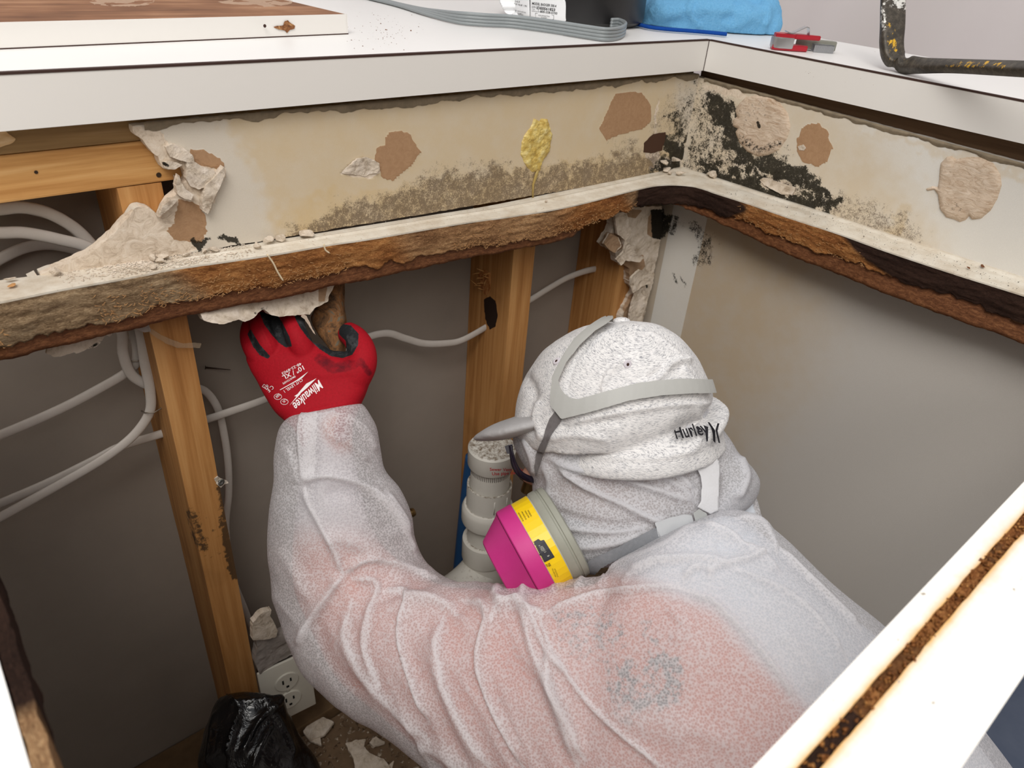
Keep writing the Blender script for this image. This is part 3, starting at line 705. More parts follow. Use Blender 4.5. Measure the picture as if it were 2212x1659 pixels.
# ------------------------------------------------------------------ torn plaster pieces below the counter
M_PLAS = NT('crumbly_plaster', .95, .08)
n1 = M_PLAS.noise(60, 7, .72, None, .6); c1 = M_PLAS.ramp(n1, [(.3, (150, 132, 112)), (.46, (206, 192, 174)), (.65, (226, 214, 200))])
c1 = M_PLAS.mix(M_PLAS.rng(M_PLAS.ma('ADD', M_PLAS.attr('paper'), M_PLAS.ma('MULTIPLY', M_PLAS.ma('SUBTRACT', n1, .5), .8)), .4, .5), c1, M_PLAS.mix(M_PLAS.noise(120, 5), (142, 112, 84), (184, 156, 128)))
c1 = M_PLAS.mix(M_PLAS.rng(M_PLAS.ma('ADD', M_PLAS.attr('mold'), M_PLAS.ma('MULTIPLY', M_PLAS.ma('SUBTRACT', M_PLAS.noise(240, 5, .7), .5), 1.6)), .4, .7), c1, (40, 36, 30))
M_PLAS.color(c1); M_PLAS.bump(n1, .8, .003); M_PLAS = M_PLAS.m
def plaster(name, poly, mapf, parent=None, label=None, cat=None, res=2., thick=.0127, bump=.003, bsc=45, edge=1.6, seed=1, paper=(), mold=(), dome=0., m=None, group=None, **k):
    V, F, Q = sheet(poly, mapf, res, thick, bump, bsc, edge, seed=seed, dome=dome, **k)
    px, _ = proj(V); loc = V.mean(0) if parent is None else None
    o = obj(name, V, F, m or M_PLAS, parent, False, {'paper': paint(px, paper), 'mold': paint(px, mold)}, loc=loc)
    if label: tag(o, label, cat, group)
    return o
def tilt_map(y0, v0, k):            # a sheet whose lower edge swings toward the room
    def f(Q):
        X = np.array([P(u, v, y=y0 - k * max(0, v - v0)) for u, v in Q]); return X, np.tile((0, -.96, .28), (len(Q), 1))
    return f
plaster('plaster_chunk', [(431, 675), (441, 692), (455, 697), (480, 701), (497, 695), (516, 690), (529, 696), (548, 687), (560, 673), (570, 668), (585, 680), (602, 684), (626, 681), (651, 680), (670, 680), (680, 665), (690, 661), (709, 651), (712, 636), (724, 612), (724, 592), (600, 610), (430, 645)],
        tilt_map(.645, 600, .00022), label='cracked white plaster chunk hanging under the counter edge above the red glove', cat='plaster', thick=.011, bump=.0035, seed=21,
        paper=[('p', [(690, 625), (705, 622), (700, 650), (690, 650)], 4, .8)], mold=[('l', [(553, 676), (575, 664)], 2, 6, .5)])
plaster('plaster_chunk', [(102, 749), (100, 763), (117, 771), (130, 770), (159, 761), (164, 764), (176, 761), (190, 753), (198, 753), (207, 750), (217, 742), (226, 728), (236, 690), (190, 690), (120, 715), (110, 735)], tilt_map(.650, 700, .00008),
        label='tan-backed plaster scrap hanging under the far left of the counter edge', cat='plaster', thick=.006, bump=.0012, seed=8, paper=[('p', [(100, 700), (240, 690), (230, 740), (120, 775)], 3, .3)], mold=[('l', [(102, 750), (130, 735)], 2, 4, .7), ('l', [(196, 752), (216, 738)], 2, 5, .6)])
plaster('plaster_crumb', [(223, 713), (232, 706), (241, 709), (243, 720), (238, 728), (229, 724), (224, 720)], plane_map(y=.6445), label='small white plaster crumb stuck under the counter left of the cables', cat='plaster', thick=.008, bump=.001, bsc=120, edge=1., seed=4)
# the shredded corner of the old back wall, below the counter
cw = plaster('torn_corner_drywall', [(1314, 450), (1314, 465), (1323, 476), (1325, 488), (1316, 505), (1302, 528), (1323, 544), (1329, 548), (1333, 567), (1347, 571), (1360, 581), (1357, 608), (1362, 617), (1372, 628), (1356, 656), (1343, 683), (1330, 740), (1380, 742), (1389, 689), (1410, 611), (1416, 573), (1429, 511), (1431, 445)],
        plane_map(y=.6525), label='shredded plaster and brown paper hanging in the corner below the counter', cat='plaster', res=1.8, thick=.0127, bump=.0028, bsc=40, edge=2.2, seed=12,
        paper=[('p', [(1304, 505), (1335, 505), (1345, 535), (1325, 546), (1300, 530)], 3, 1.), ('p', [(1340, 562), (1388, 552), (1392, 575), (1372, 600), (1355, 606), (1345, 575)], 3, 1.), ('p', [(1401, 470), (1408, 460), (1408, 512), (1399, 505)], 2, 1.), ('l', [(1366, 620), (1350, 690)], 3, 5, .9), ('p', [(1340, 452), (1385, 455), (1372, 470), (1345, 465)], 3, .9)],
        mold=[('p', [(1408, 455), (1432, 455), (1428, 515), (1411, 512)], 6, 1.), ('l', [(1390, 600), (1398, 620)], 1, 4, .7)])
for k, (poly, y, s) in enumerate([([(1302, 526), (1316, 503), (1334, 512), (1340, 530), (1328, 546), (1314, 540)], .642, 3), ([(1330, 560), (1345, 545), (1352, 520), (1372, 545), (1390, 556), (1380, 566), (1350, 562), (1338, 572)], .640, 5), ([(1362, 600), (1380, 582), (1402, 590), (1404, 612), (1385, 618), (1366, 634), (1360, 616)], .641, 7), ([(1325, 462), (1350, 455), (1362, 500), (1350, 520), (1332, 505)], .643, 9), ([(1372, 628), (1388, 622), (1398, 640), (1382, 700), (1352, 735), (1358, 680)], .643, 10)]):
    plaster('peeling_flap', poly, plane_map(y=y), cw, thick=.004, bump=.0035, bsc=60, edge=1.6, seed=30 + s, paper=[('p', poly, 1, 1.)] if k == 0 else (), curl=.002)
# curled flap, brown paper and crack on the torn upper drywall
for poly, y, s, pa in (([(386, 378), (392, 395), (402, 410), (418, 420), (412, 432), (395, 428), (384, 420), (380, 402)], .641, 2, 0), ([(437, 436), (445, 400), (462, 385), (484, 360), (486, 378), (476, 402), (466, 420), (450, 463), (438, 455)], .6425, 3, 0), ([(352, 352), (366, 348), (384, 352), (394, 356), (380, 366), (366, 366), (354, 362)], .646, 5, 0),
                      ([(342, 470), (352, 445), (366, 432), (384, 430), (372, 445), (356, 460)], .640, 6, 0), ([(358, 318), (376, 312), (400, 322), (416, 335), (420, 352), (402, 350), (384, 344), (366, 338)], .645, 7, 0), ([(404, 352), (424, 352), (440, 362), (462, 368), (470, 388), (452, 402), (430, 410), (412, 402), (402, 385)], .6445, 8, 0)):
    plaster('torn_flap', poly, plane_map(y=y), wb, res=1.6, thick=.0075, bump=.002, bsc=80, edge=1.3, seed=40 + s, mold=[('l', [(352, 352), (362, 358)], 2, 4, .8)] if s == 5 else ())
# raised edges of the peeled spots, the white curl, the glue
plaster('paper_curl', [(738, 375), (745, 366), (760, 352), (770, 343), (780, 341), (792, 340), (806, 345), (818, 352), (819, 366), (812, 374), (800, 376), (790, 382), (770, 378), (752, 376)], plane_map(y=.6485), wb, res=1.6, thick=.001, bump=.004, bsc=70, edge=1.6, seed=51)
m = NT('yellow_glue', .35, .5); n1 = m.noise(120, 5, .6); m.color(m.ramp(n1, [(.35, (186, 154, 72)), (.55, (214, 190, 112)), (.7, (232, 216, 156))])); m.bump(n1, .6, .002)
plaster('glue_blob', [(1154, 257), (1166, 262), (1170, 256), (1183, 257), (1192, 290), (1188, 325), (1172, 350), (1166, 368), (1150, 372), (1139, 362), (1125, 336), (1127, 308), (1133, 292), (1146, 276)], plane_map(y=.6495), wb, res=1.6, thick=.001, bump=.0022, bsc=130, edge=1.4, seed=52, dome=.003, m=m.m)
mb = MB(); mb.tube([P(u, v, y=.6490) for u, v in ((1162, 366), (1158, 380), (1152, 398), (1151, 428))], [.0022, .0025, .0018, .0014], 8, .6, (0, 1, 0)); mb.build('glue_drip', plain('amber_glue', (170, 146, 84), .4, .5), wb, True)
def puck_mat():
    m = NT('dried_adhesive_puck', .85, .15); a = m.noise(1, 6, .7, m.vec((60, 60, 170)), 1.6); b = m.noise(14, 4)
    c = m.ramp(m.ma('ADD', m.ma('MULTIPLY', a, .7), m.ma('MULTIPLY', b, .3)), [(.34, (170, 142, 116)), (.5, (208, 188, 166)), (.66, (224, 208, 190))])
    c = m.mix(m.rng(m.ma('ADD', m.attr('mold'), m.ma('MULTIPLY', m.ma('SUBTRACT', m.noise(260, 5, .75), .5), 2.)), .55, .8), c, (58, 50, 42))
    m.color(c); m.bump(a, .7, .002); return m.m
M_PUCK = puck_mat()
pk1 = [(1598, 222), (1612, 210), (1635, 205), (1660, 207), (1685, 222), (1702, 245), (1708, 275), (1700, 300), (1683, 324), (1660, 335), (1638, 338), (1615, 328), (1596, 308), (1588, 285), (1594, 278), (1583, 272), (1584, 258), (1592, 252), (1588, 238)]
plaster('adhesive_puck', pk1, plane_map(x=XR), wr_, res=1.8, thick=.0006, bump=.0006, bsc=80, edge=.8, seed=61, dome=.0042, m=M_PUCK, mold=[('l', [(1600, 300), (1640, 325), (1680, 310)], 4, 16, .62), ('l', [(1637, 265), (1640, 274)], 2, 4, 1.), ('p', [(1590, 230), (1660, 215), (1650, 260), (1600, 280)], 8, .42)])
pk2 = [(2032, 352), (2046, 339), (2056, 337), (2066, 344), (2090, 339), (2120, 339), (2146, 352), (2161, 376), (2164, 400), (2155, 430), (2140, 455), (2120, 472), (2100, 474), (2094, 466), (2086, 476), (2074, 480), (2060, 474), (2044, 470), (2030, 450), (2026, 420), (2018, 410), (2004, 412), (2000, 408), (2014, 402), (2026, 404), (2028, 385), (2030, 368)]
plaster('adhesive_puck', pk2, plane_map(x=XR), wr_, res=1.8, thick=.0006, bump=.0008, bsc=80, edge=.7, seed=62, dome=.0045, m=M_PUCK, mold=[('l', [(2050, 440), (2070, 450)], 6, 14, .45)])
plaster('plaster_scrap', [(1641, 389), (1650, 383), (1662, 386), (1690, 396), (1720, 404), (1718, 412), (1712, 420), (1690, 420), (1670, 410), (1652, 400)], plane_map(x=XR - .001), wr_, res=1.6, thick=.0008, bump=.0012, bsc=110, edge=1., seed=66, curl=.001)
for u, v, s in ((1732, 320, 2),):
    plaster('torn_paper_bit', [(u - 9, v - 4), (u + 3, v - 8), (u + 9, v), (u + 4, v + 6), (u - 6, v + 4)], plane_map(x=XR - .001), wr_, res=1.2, thick=.0008, bump=.001, bsc=150, edge=1., seed=70 + s)
# ------------------------------------------------------------------ white electrical cables
mc = NT('cable_sheath', .45, .35); n1 = mc.noise(40, 5, .7); mc.color(mc.mix(mc.ma('MULTIPLY', n1, .6), (208, 202, 196), (172, 160, 146))); mc.bump(mc.noise(200, 3), .08, .0005); M_CAB = mc.m
def cable(pts, label, r=.0052, y=.72):
    w3 = [P(p[0], p[1], y=(p[2] if len(p) > 2 else y)) for p in pts]; w3 = smooth_line(w3, 8)
    mb = MB().tube(w3, r, 14, .5, (0, 1, 0)); o = mb.build('electrical_cable', M_CAB, None, True, loc=w3[0]); return tag(o, label, 'cable', 'white cables in the wall')
cable([(-40, 455), (0, 452), (47, 448), (101, 459), (155, 488), (190, 520), (205, 545), (222, 600, .70), (262, 708), (266, 762), (282, 806), (311, 828), (345, 838)], 'white cable arching highest behind the boards at upper left, looping behind the left stud below', y=.7)
cable([(60, 449), (127, 470), (181, 514), (212, 570), (255, 650), (286, 715), (296, 750), (293, 784), (271, 806), (217, 838), (127, 885), (0, 940), (-60, 962)], 'upper white cable sloping down left across the rear wall from the left stud', y=.708)
cable([(-40, 500), (0, 503), (54, 503), (127, 517), (199, 539), (240, 590), (285, 660), (303, 712), (312, 777), (325, 849), (322, 893), (289, 940), (235, 983), (163, 1027), (0, 1117), (-50, 1140)], 'white cable running down beside the left stud then curving away lowest at left', y=.694)
cable([(-50, 590), (0, 559), (54, 535), (108, 528), (163, 539), (210, 560)], 'lowest white cable in the gap at upper left, behind the boards', y=.735)
cable([(-50, 1110), (0, 1088), (108, 1041), (203, 994), (260, 965), (352, 936), (400, 921), (452, 904), (477, 896), (579, 860), (640, 825), (720, 770), (780, 734), (834, 720), (875, 731), (915, 742), (960, 742), (1000, 734), (1064, 698), (1110, 668), (1150, 645), (1190, 620), (1230, 598), (1280, 582), (1335, 577), (1400, 576)],
      'long white cable crossing behind the studs and glove, drooping through the middle stud', y=.712)
cable([(400, 836), (439, 842), (467, 875), (481, 922), (492, 994), (494, 1066), (488, 1140), (500, 1240), (530, 1320), (560, 1400)], 'white cable hooking over and running down right of the left stud', .0045, .722)
def staple(u, v, y, label):
    c = P(u, v, y=y); mb = MB().tube([c + [-.009, .004, -.001], c + [-.008, -.004, .001], c + [0, -.0058, -.001], c + [.008, -.005, .001], c + [.012, 0, .002]], .0008, 6)
    tag(mb.build('cable_staple', plain('steel_wire', (150, 140, 128), .4, .5, .8), None, True, loc=c), label, 'staple')
staple(293, 773, .706, 'small wire cable staple holding the upper cable beside the left stud'); staple(328, 884, .692, 'wire cable staple lower down on the left stud, above the hole')
nm = plain('dark_nail', (74, 60, 52), .5, .4, .5)
a = P(444, 794, y=.750); b = P(498, 799, y=.7395); tag(MB().tube([a, b], [.0012, .0004], 8).tube([a + (a - b) * .02, a], .0024, 10).build('nail', nm, None, True, loc=a), 'thin dark nail poking through the grey rear wall left of the glove', 'nail')
# screw with torn paper on the left stud's right edge
c = P(476, 1041, y=.661); mb = MB().lathe(c, (.3, -1, 0), [(-.004, .0015), (0, .0016), (.0014, .0042), (.002, .0042), (.0021, .0018), (.0015, .0014)], 16)
tag(mb.build('drywall_screw', plain('galvanised_screw', (128, 128, 124), .4, .5, .7), None, True, loc=c), 'grey screw head with torn paper at the right edge of the left stud', 'screw')
plaster('paper_tuft', [(462, 1034), (470, 1028), (478, 1034), (490, 1038), (494, 1044), (484, 1046), (478, 1054), (470, 1048)], plane_map(y=.6628), sl, thick=.0006, bump=.002, bsc=200, edge=1.4, seed=3, res=1.2)
# grey paper flap and clear torn film across the top of the left stud
pf = plaster('paper_flap', [(264, 694), (290, 686), (316, 688), (322, 704), (326, 716), (312, 718), (298, 712), (282, 704)], plane_map(y=.656), label='small grey paper flap hanging over the cables under the counter edge', cat='paper', thick=.0006, bump=.001, bsc=90, edge=.8, seed=6, m=plain('grey_paper', (168, 160, 154), .8, .1))
mf = NT('clear_film', .12, .6); mf.color((190, 170, 140)); mf.b.inputs['Alpha'].default_value = .22
V, F, Q = sheet([(318, 702), (330, 712), (350, 724), (372, 734), (395, 742), (420, 740), (436, 742), (432, 752), (412, 752), (385, 752), (358, 742), (335, 728), (322, 718)], plane_map(y=.6555), 1.8, .0003, .0012, 90, 1.)
tag(obj('torn_film', V, F, mf.m, None, True, loc=V.mean(0)), 'curved strip of clear torn film stuck across the top of the left stud', 'film')
# wood slivers on the particleboard edge
sv = plain('pale_sliver', (222, 204, 172), .8, .1)
for (pts, lab) in ((((385, 580), (398, 592), (408, 610), (412, 628)), 'pale wood fibre hanging over the left part of the counter edge'), (((577, 550), (590, 568), (600, 588), (612, 607)), 'longer pale wood fibre hanging over the counter edge above the glove'), (((700, 528), (703, 540), (712, 547)), 'short curled pale splinter on the counter edge right of the long fibre')):
    w3 = [P(u, v, y=.612 if u > 450 else .628) for u, v in pts]; w3 = smooth_line(w3, 5)
    tag(MB().tube(w3, [.0009] * (len(w3) - 1) + [.0004], 6).build('wood_sliver', sv, None, True, loc=w3[0]), lab, 'splinter', 'wood fibres on the counter edge')
# ------------------------------------------------------------------ plumbing
M_PVC = NT('white_pvc', .4, .4); nn = M_PVC.noise(30, 6, .7); cc = M_PVC.mix(nn, (200, 196, 186), (214, 211, 203))
cc = M_PVC.mix(M_PVC.rng(M_PVC.ma('ADD', M_PVC.attr('dust'), M_PVC.ma('MULTIPLY', M_PVC.ma('SUBTRACT', M_PVC.noise(170, 6, .75), .5), 2.2)), .55, 1.), cc, (112, 96, 78)); M_PVC.color(cc); M_PVC = M_PVC.m
pc = P(1062, 985, t=.955); PX, PY = pc[0], pc[1]
def pipe_z(v): return float(P(1062, v, y=PY)[2])
pipe = thing('vent_pipe', (PX, PY, .11), 'white plastic vent pipe with dusty cap standing between studs beside the cap brim', 'pipe')
def pvc(name, prof, dusttop=True):
    mb = MB().lathe((PX, PY, 0), (0, 0, 1), prof, 56); V = np.array(mb.V); zt = max(p[0] for p in prof)
    d = (V[:, 2] > zt - .0005) * .75 if dusttop else np.zeros(len(V)); o = mb.build(name, M_PVC, pipe, attrs={'dust': d * 1.}); return auto_smooth(o, 30)
zt = pipe_z(948) - .012
pcap = pvc('cap', [(zt - .030, .026), (zt - .030, .0305), (zt - .028, .0315), (zt - .003, .0318), (zt, .0296), (zt + .0004, .022), (zt + .0004, .016), (zt + .0004, .008), (zt + .0004, .001)])
ri = MB()
for k in range(64):
    a = 2 * math.pi * k / 64; c = np.array([PX + .0262 * math.cos(a), PY + .0262 * math.sin(a), zt - .041]); ri.tube([c, c + [0, 0, .011]], .0008, 5)
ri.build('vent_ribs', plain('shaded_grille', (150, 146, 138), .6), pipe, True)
pvc('neck', [(zt - .066, .0268), (zt - .041, .0268), (zt - .030, .0262), (zt - .030, .02)])
pvc('collar', [(zt - .108, .029), (zt - .108, .0305), (zt - .0665, .0308), (zt - .064, .0306), (zt - .064, .0282), (zt - .066, .0270), (zt - .068, .0268)])
pvc('hub', [(zt - .126, .026), (zt - .128, .0355), (zt - .126, .0362), (zt - .108, .0362), (zt - .104, .0352), (zt - .1005, .0330), (zt - .0995, .0306), (zt - .0995, .02)])
pvc('riser', [(zt - .260, .0268), (zt - .126, .0268)], False)
pvc('hub', [(zt - .200, .026), (zt - .201, .0325), (zt - .199, .0332), (zt - .168, .0335), (zt - .165, .033), (zt - .164, .0270)])
pvc('tee', [(zt - .29, .031), (zt - .200, .031), (zt - .199, .02)], False)
for a in (-2.0, -1.35): c = np.array([PX + .0306 * math.cos(a), PY + .0306 * math.sin(a), zt - .094]); MB().tube([c, c + [0, 0, .022]], .0009, 6).build('moulded_rib', M_PVC, pipe, True)
el = [np.array([PX, PY, zt - .222]), np.array([PX - .018, PY - .003, zt - .232]), np.array([PX - .05, PY - .008, zt - .236]), np.array([PX - .11, PY - .012, zt - .238])]
o = MB().tube(smooth_line(el, 8), .0295, 28).build('side_arm', M_PVC, pipe, True, attrs=None); at = o.data.attributes.new('dust', 'FLOAT', 'POINT'); at.data.foreach_set('value', [.42] * len(o.data.vertices))
bt = NT('blue_pipe', .4, .4); bt.color((32, 72, 116))
w3 = [P(1018, 985, y=.640), P(1006, 1080, y=.640), P(990, 1232, y=.640), P(980, 1330, y=.640)]
tag(MB().tube(smooth_line(w3, 6), .0085, 16).build('water_pipe', bt.m, None, True, loc=w3[-1]), 'dark blue water pipe slanting just left of the white vent pipe', 'pipe')
br = plain('dull_brass', (134, 108, 68), .35, .5, .75)
c = P(884, 1110, y=.66); tag(auto_smooth(MB().lathe(c + [-.02, 0, 0], (1, 0, 0), [(0, .004), (.012, .004), (.012, .007), (.020, .007), (.020, .0055), (.024, .0055), (.024, .007), (.028, .006)], 12).build('valve_stub', br, None, loc=c)), 'small brass fitting peeking out right of the forearm sleeve', 'pipe fitting')
c = P(1140, 1030, y=.60); tag(auto_smooth(MB().lathe(c + [0, 0, -.03], (.3, 0, 1), [(0, .009), (.02, .009), (.02, .014), (.032, .014), (.032, .010), (.05, .010), (.05, .004)], 10).tube([c + [-.02, -.005, .012], c + [.025, -.005, .018]], [.005, .006], 10).build('stop_valve', br, None, loc=c)), 'tarnished brass stop valve behind the glasses and the pipe', 'valve')
# ------------------------------------------------------------------ outlet and its torn surroundings
def frame_at(u, v, y, right, up):
    c = P(u, v, y=y); r_ = np.array(right, float); r_ /= np.linalg.norm(r_); q = np.array(up, float); q -= r_ * (q @ r_); q /= np.linalg.norm(q); n = np.cross(r_, q)
    M = Matrix(((r_[0], q[0], n[0], c[0]), (r_[1], q[1], n[1], c[1]), (r_[2], q[2], n[2], c[2]), (0, 0, 0, 1))); return M
ot = thing('wall_outlet', P(620, 1480, y=.655), 'white double outlet with cover plate low behind the elbow beside the black bag', 'outlet')
Mo = frame_at(620, 1486, .652, (1, -.10, .0), (0, .05, 1)); M_OUT = plain('outlet_plastic', (206, 202, 190), .35, .4, 0, .03)
auto_smooth(MB().box((-.0365, -.0585, 0), (.0365, .0585, .0045), Mo, .0022).build('cover_plate', M_OUT, ot))
for s in (1, -1):
    mb = MB().lathe(np.array(Mo @ Vector((0, s * .0195, .004))), np.array((Mo.to_3x3() @ Vector((0, 0, 1)))), [(0, .0168), (.0022, .0168), (.0028, .016), (.0028, .001)], 36)
    fc = auto_smooth(mb.build('receptacle', M_OUT, ot)); sl_ = MB()
    for x, y, w_, h_ in ((-.0055, s * .0195 + .003, .0012, .004), (.0055, s * .0195 + .003, .0012, .0032)): sl_.box((x - w_, y - h_, .0060), (x + w_, y + h_, .0072), Mo)
    sl_.box((-.002, s * .0195 - .0105, .0060), (.002, s * .0195 - .0065, .0072), Mo); sl_.build('slot', plain('black_slot', (16, 14, 12), .8), fc)
MB().lathe(np.array(Mo @ Vector((0, 0, .0045))), np.array((Mo.to_3x3() @ Vector((0, 0, 1)))), [(0, .0032), (.001, .003)], 14).build('cover_screw', M_OUT, ot, True)
ob = MB().box((-.028, -.045, -.05), (.028, .052, -.001), Mo, .003).build('outlet_box', plain('dusty_grey_box', (112, 104, 98), .7), ot)
plaster('plaster_collar', [(552, 1375), (570, 1368), (600, 1372), (628, 1362), (640, 1410), (610, 1424), (560, 1455), (550, 1430), (556, 1400)], plane_map(y=.655), label='grey crumbling plaster edge just above the outlet cover', cat='plaster', thick=.012, bump=.004, seed=77, m=plain('grey_plaster', (150, 142, 136), .9, .1, 0, .2, 60, .6))
plaster('plaster_scrap', [(545, 1382), (546, 1345), (560, 1328), (570, 1322), (586, 1318), (584, 1330), (592, 1345), (600, 1362), (596, 1376), (570, 1382)], plane_map(y=.648), label='torn white plaster scrap standing above the outlet beside the left stud', cat='plaster', thick=.008, bump=.0015, seed=78)
# ------------------------------------------------------------------ black bag
bag_rows = [((484, 1492), (610, 1506), .935, .006), ((478, 1512), (616, 1516), .93, .03), ((462, 1540), (620, 1540), .92, .05), ((446, 1580), (632, 1575), .915, .06), ((440, 1630), (655, 1620), .91, .065), ((440, 1690), (690, 1680), .91, .065), ((445, 1760), (720, 1750), .91, .05)]
V, F = remeshed([loft(bag_rows)], .004, 2)
V = fold(V, F, [([(500, 1500), (520, 1530), (512, 1560), (490, 1640)], 7, .007, 'c'), ([(470, 1530), (455, 1600), (450, 1660)], 6, .005), ([(612, 1510), (560, 1560), (520, 1640)], 9, .008, 'c'), ([(560, 1505), (600, 1560), (640, 1640)], 9, .006, 'C'), ([(520, 1540), (500, 1600), (495, 1680)], 5, .006), ([(590, 1560), (560, 1620), (540, 1680)], 8, .006, 'c'), ([(484, 1512), (505, 1515), (615, 1512)], 5, .006)])
V = V + vnormals(V, F) * (.004 * fbm(V, 30, 3, 4))[:, None]
bg = NT('black_polythene', .22, .6); bg.color((9, 9, 12)); bg.bump(bg.noise(40, 4, .6, None, 1.5), .6, .004)
tag(obj('trash_bag', V, F, bg.m, None, True, loc=(float(V[:, 0].mean()), float(V[:, 1].mean()), .103)), 'shiny black plastic bag crumpled at the bottom in front of the outlet', 'bag')
# ------------------------------------------------------------------ things lying on the ledge
pn = thing('loose_panel', (.1, .75, ZL), 'upside-down white-edged particleboard panel with brown back lying on the ledge at upper left', 'board')
fd = np.array([.3229, .0272, 0]); fd /= np.linalg.norm(fd); bd = np.array([-fd[1], fd[0], 0]); o0 = np.array([.4197, .759, ZL])
def pnl(a, b, z): return o0 - fd * a + bd * b + np.array([0, 0, z])
def slab3(a0, a1, b0, b1, z0, z1): 
    c = [pnl(a, b, z) for z in (z0, z1) for (a, b) in ((a0, b0), (a1, b0), (a1, b1), (a0, b1))]
    return c, [[0, 1, 2, 3], [4, 7, 6, 5], [0, 4, 5, 1], [1, 5, 6, 2], [2, 6, 7, 3], [3, 7, 4, 0]]
wd = NT('panel_brown_back', .8, .2); a = wd.noise(1, 5, .6, wd.vec((5, 60, 60))); b = wd.noise(6, 4); wd.color(wd.ramp(wd.ma('ADD', wd.ma('MULTIPLY', a, .4), wd.ma('MULTIPLY', b, .6)), [(.35, (96, 66, 50)), (.5, (140, 100, 74)), (.65, (178, 136, 104))]))
obj('panel_core', *slab3(.0012, .95, .0012, .34, .0008, .0190), wd.m, pn, False)
mb = MB(); mb.add(*slab3(.001, .95, 0, .0012, .001, .0192)); mb.add(*slab3(0, .0012, 0, .34, .001, .0192)); mb.build('panel_edge', M_APR, pn)
MB().add(*slab3(-.0003, .95, -.0003, .34, 0, .0010)).build('panel_seam', M_SEAM, pn)
zc = ZL + .0191
for poly in ([(468, 4), (500, 0), (560, -4), (610, -4), (632, 2), (630, 8), (600, 13), (560, 17), (520, 15)], [(190, 2), (230, -6), (300, -8), (335, 2), (325, 10), (290, 14), (240, 13), (205, 10)]):
    plaster('adhesive_smear', poly, plane_map(z=zc), pn, res=1.5, thick=.0008, bump=.0008, bsc=60, edge=.8, seed=5, m=plain('beige_smear', (172, 142, 118), .7))
V, F, Q = sheet([(590, 58), (600, 56), (612, 55), (615, 46), (622, 44), (628, 50), (638, 56), (636, 62), (628, 64), (620, 72), (616, 66), (600, 63)], lambda Q: (np.array([P(u, v, y=o0[1] - .0013 + (-(o0[0] - P(u, v, y=o0[1])[0])) * fd[1] / fd[0]) for u, v in Q]), np.tile((0, -1., 0), (len(Q), 1))), 1.5, .0002, .0006, 200, .8)
obj('chipped_spot', V, F, mk_wood('chip_wood', (70, 40, 24), (140, 92, 56), (200, 160, 110), (200, 200, 200)), pn, False)
c = P(572, 56, y=o0[1] - .0135); MB().lathe(c, (0, -1, 0), [(0, .0016), (.0004, .0014)], 12).build('nail_hole', M_SEAM, pn)
# garbage disposal
DC = np.array([.827, .822, ZL]); dp = thing('garbage_disposal', DC, 'black cylindrical garbage disposal standing on the ledge with white printed labels', 'garbage disposal')
db = plain('black_steel', (30, 29, 30), .38, .5, 0, .05, 20, .05)
body = auto_smooth(MB().lathe(DC, (0, 0, 1), [(.0, .080), (.004, .088), (.007, .0915), (.012, .0925), (.10, .0925), (.104, .094), (.112, .094), (.116, .0925), (.20, .0915), (.215, .075), (.225, .05), (.24, .045)], 96).build('motor_housing', db, dp), 25)
bh = bvh_of([body]); lm = plain('label_white', (238, 240, 242), .3, .4, 0, .01)
V, F, Q = sheet([(1079, -45), (1143, -30), (1144, 1), (1145, 43), (1113, 38.5), (1092, 28), (1085.5, 18), (1079, 4)], surf_map(bh, .0006), 2.5, .0004); ll = obj('rating_label', V, F, lm, dp, True)
V, F, Q = sheet([(1146, -20), (1215, -12), (1222, 4), (1222.5, 14), (1222, 38), (1223, 44), (1216, 52), (1195, 50), (1146, 43.5)], surf_map(bh, .0006), 2.5, .0004); lr = obj('serial_label', V, F, lm, dp, True)
ink = plain('black_ink', (26, 26, 28), .6); M_DTM = surf_map(bh, .0011)
A = 6.6
print_text([('MODEL BADGER 500-4', 1176.5, 10.2, 5.6, 52, A, .012, 0), ('S/N', 1154, 15, 4.2, 8, A, 0, 0), ('IDE0561823', 1180, 19, 6.2, 40, A, .02, 0), ('FOR', 1153.5, 20, 2.2, 6, A, 0, 0), ('SERVICE', 1156, 24.3, 2.2, 12, A, 0, 0), ('1-800-558-5700', 1184, 26.6, 5.0, 41, A, .01, 0), ('PUSH RED BUTTON', 1176, 34, 2.6, 24, A, 0, 0), ('TO RESET', 1176, 38, 2.6, 13, A, 0, 0)],
           M_DTM, ink, lr, 'label_text', extra=[[(1157.5, 27.6), (1197, 32.6), (1197, 33.2), (1157.5, 28.2)], [(1157.5, 27.6), (1158.1, 27.7), (1158.1, 37.4), (1157.5, 37.3)], [(1196.4, 32.6), (1197, 32.6), (1197, 41.5), (1196.4, 41.6)], [(1157.5, 36.8), (1178, 42.6), (1178, 43.3), (1157.5, 37.5)], [(1178, 42.6), (1197, 41), (1197, 41.6), (1178, 43.3)]])
print_text([('AMPS 6.3', 1113, 2.5, 3.6, 22, 9, .01, 0), ('VOLTS 120  Hz 60  1 PH', 1120, 9.8, 3.6, 39, 11, .01, 0), ('FOOD WASTE DISPOSER', 1124, 24.5, 2.4, 27, 12, 0, 0), ('INSINKERATOR LLC', 1122, 29, 2.4, 20, 13, 0, 0), ('MT. PLEASANT, WISCONSIN', 1118, 33, 2.6, 40, 14, 0, 0), ('UL', 1103, 18.5, 4.5, 4, 10, 0, 0), ('RATED', 1105, 11.5, 2, 7, 10, 0, 0), ('LISTED', 1090.5, 10, 2.2, 10, 22, 0, 0), ('WARNING', 1091, 5.5, 2.2, 11, 22, 0, 0)], M_DTM, ink, ll, 'label_text',
           extra=[[(1085.5, 7), (1098, 14), (1098, 15), (1085.5, 8)], [(1085.5, 15.5), (1093, 22.5), (1098, 21), (1098, 21.8), (1093, 23.4), (1085.5, 16.4)]])
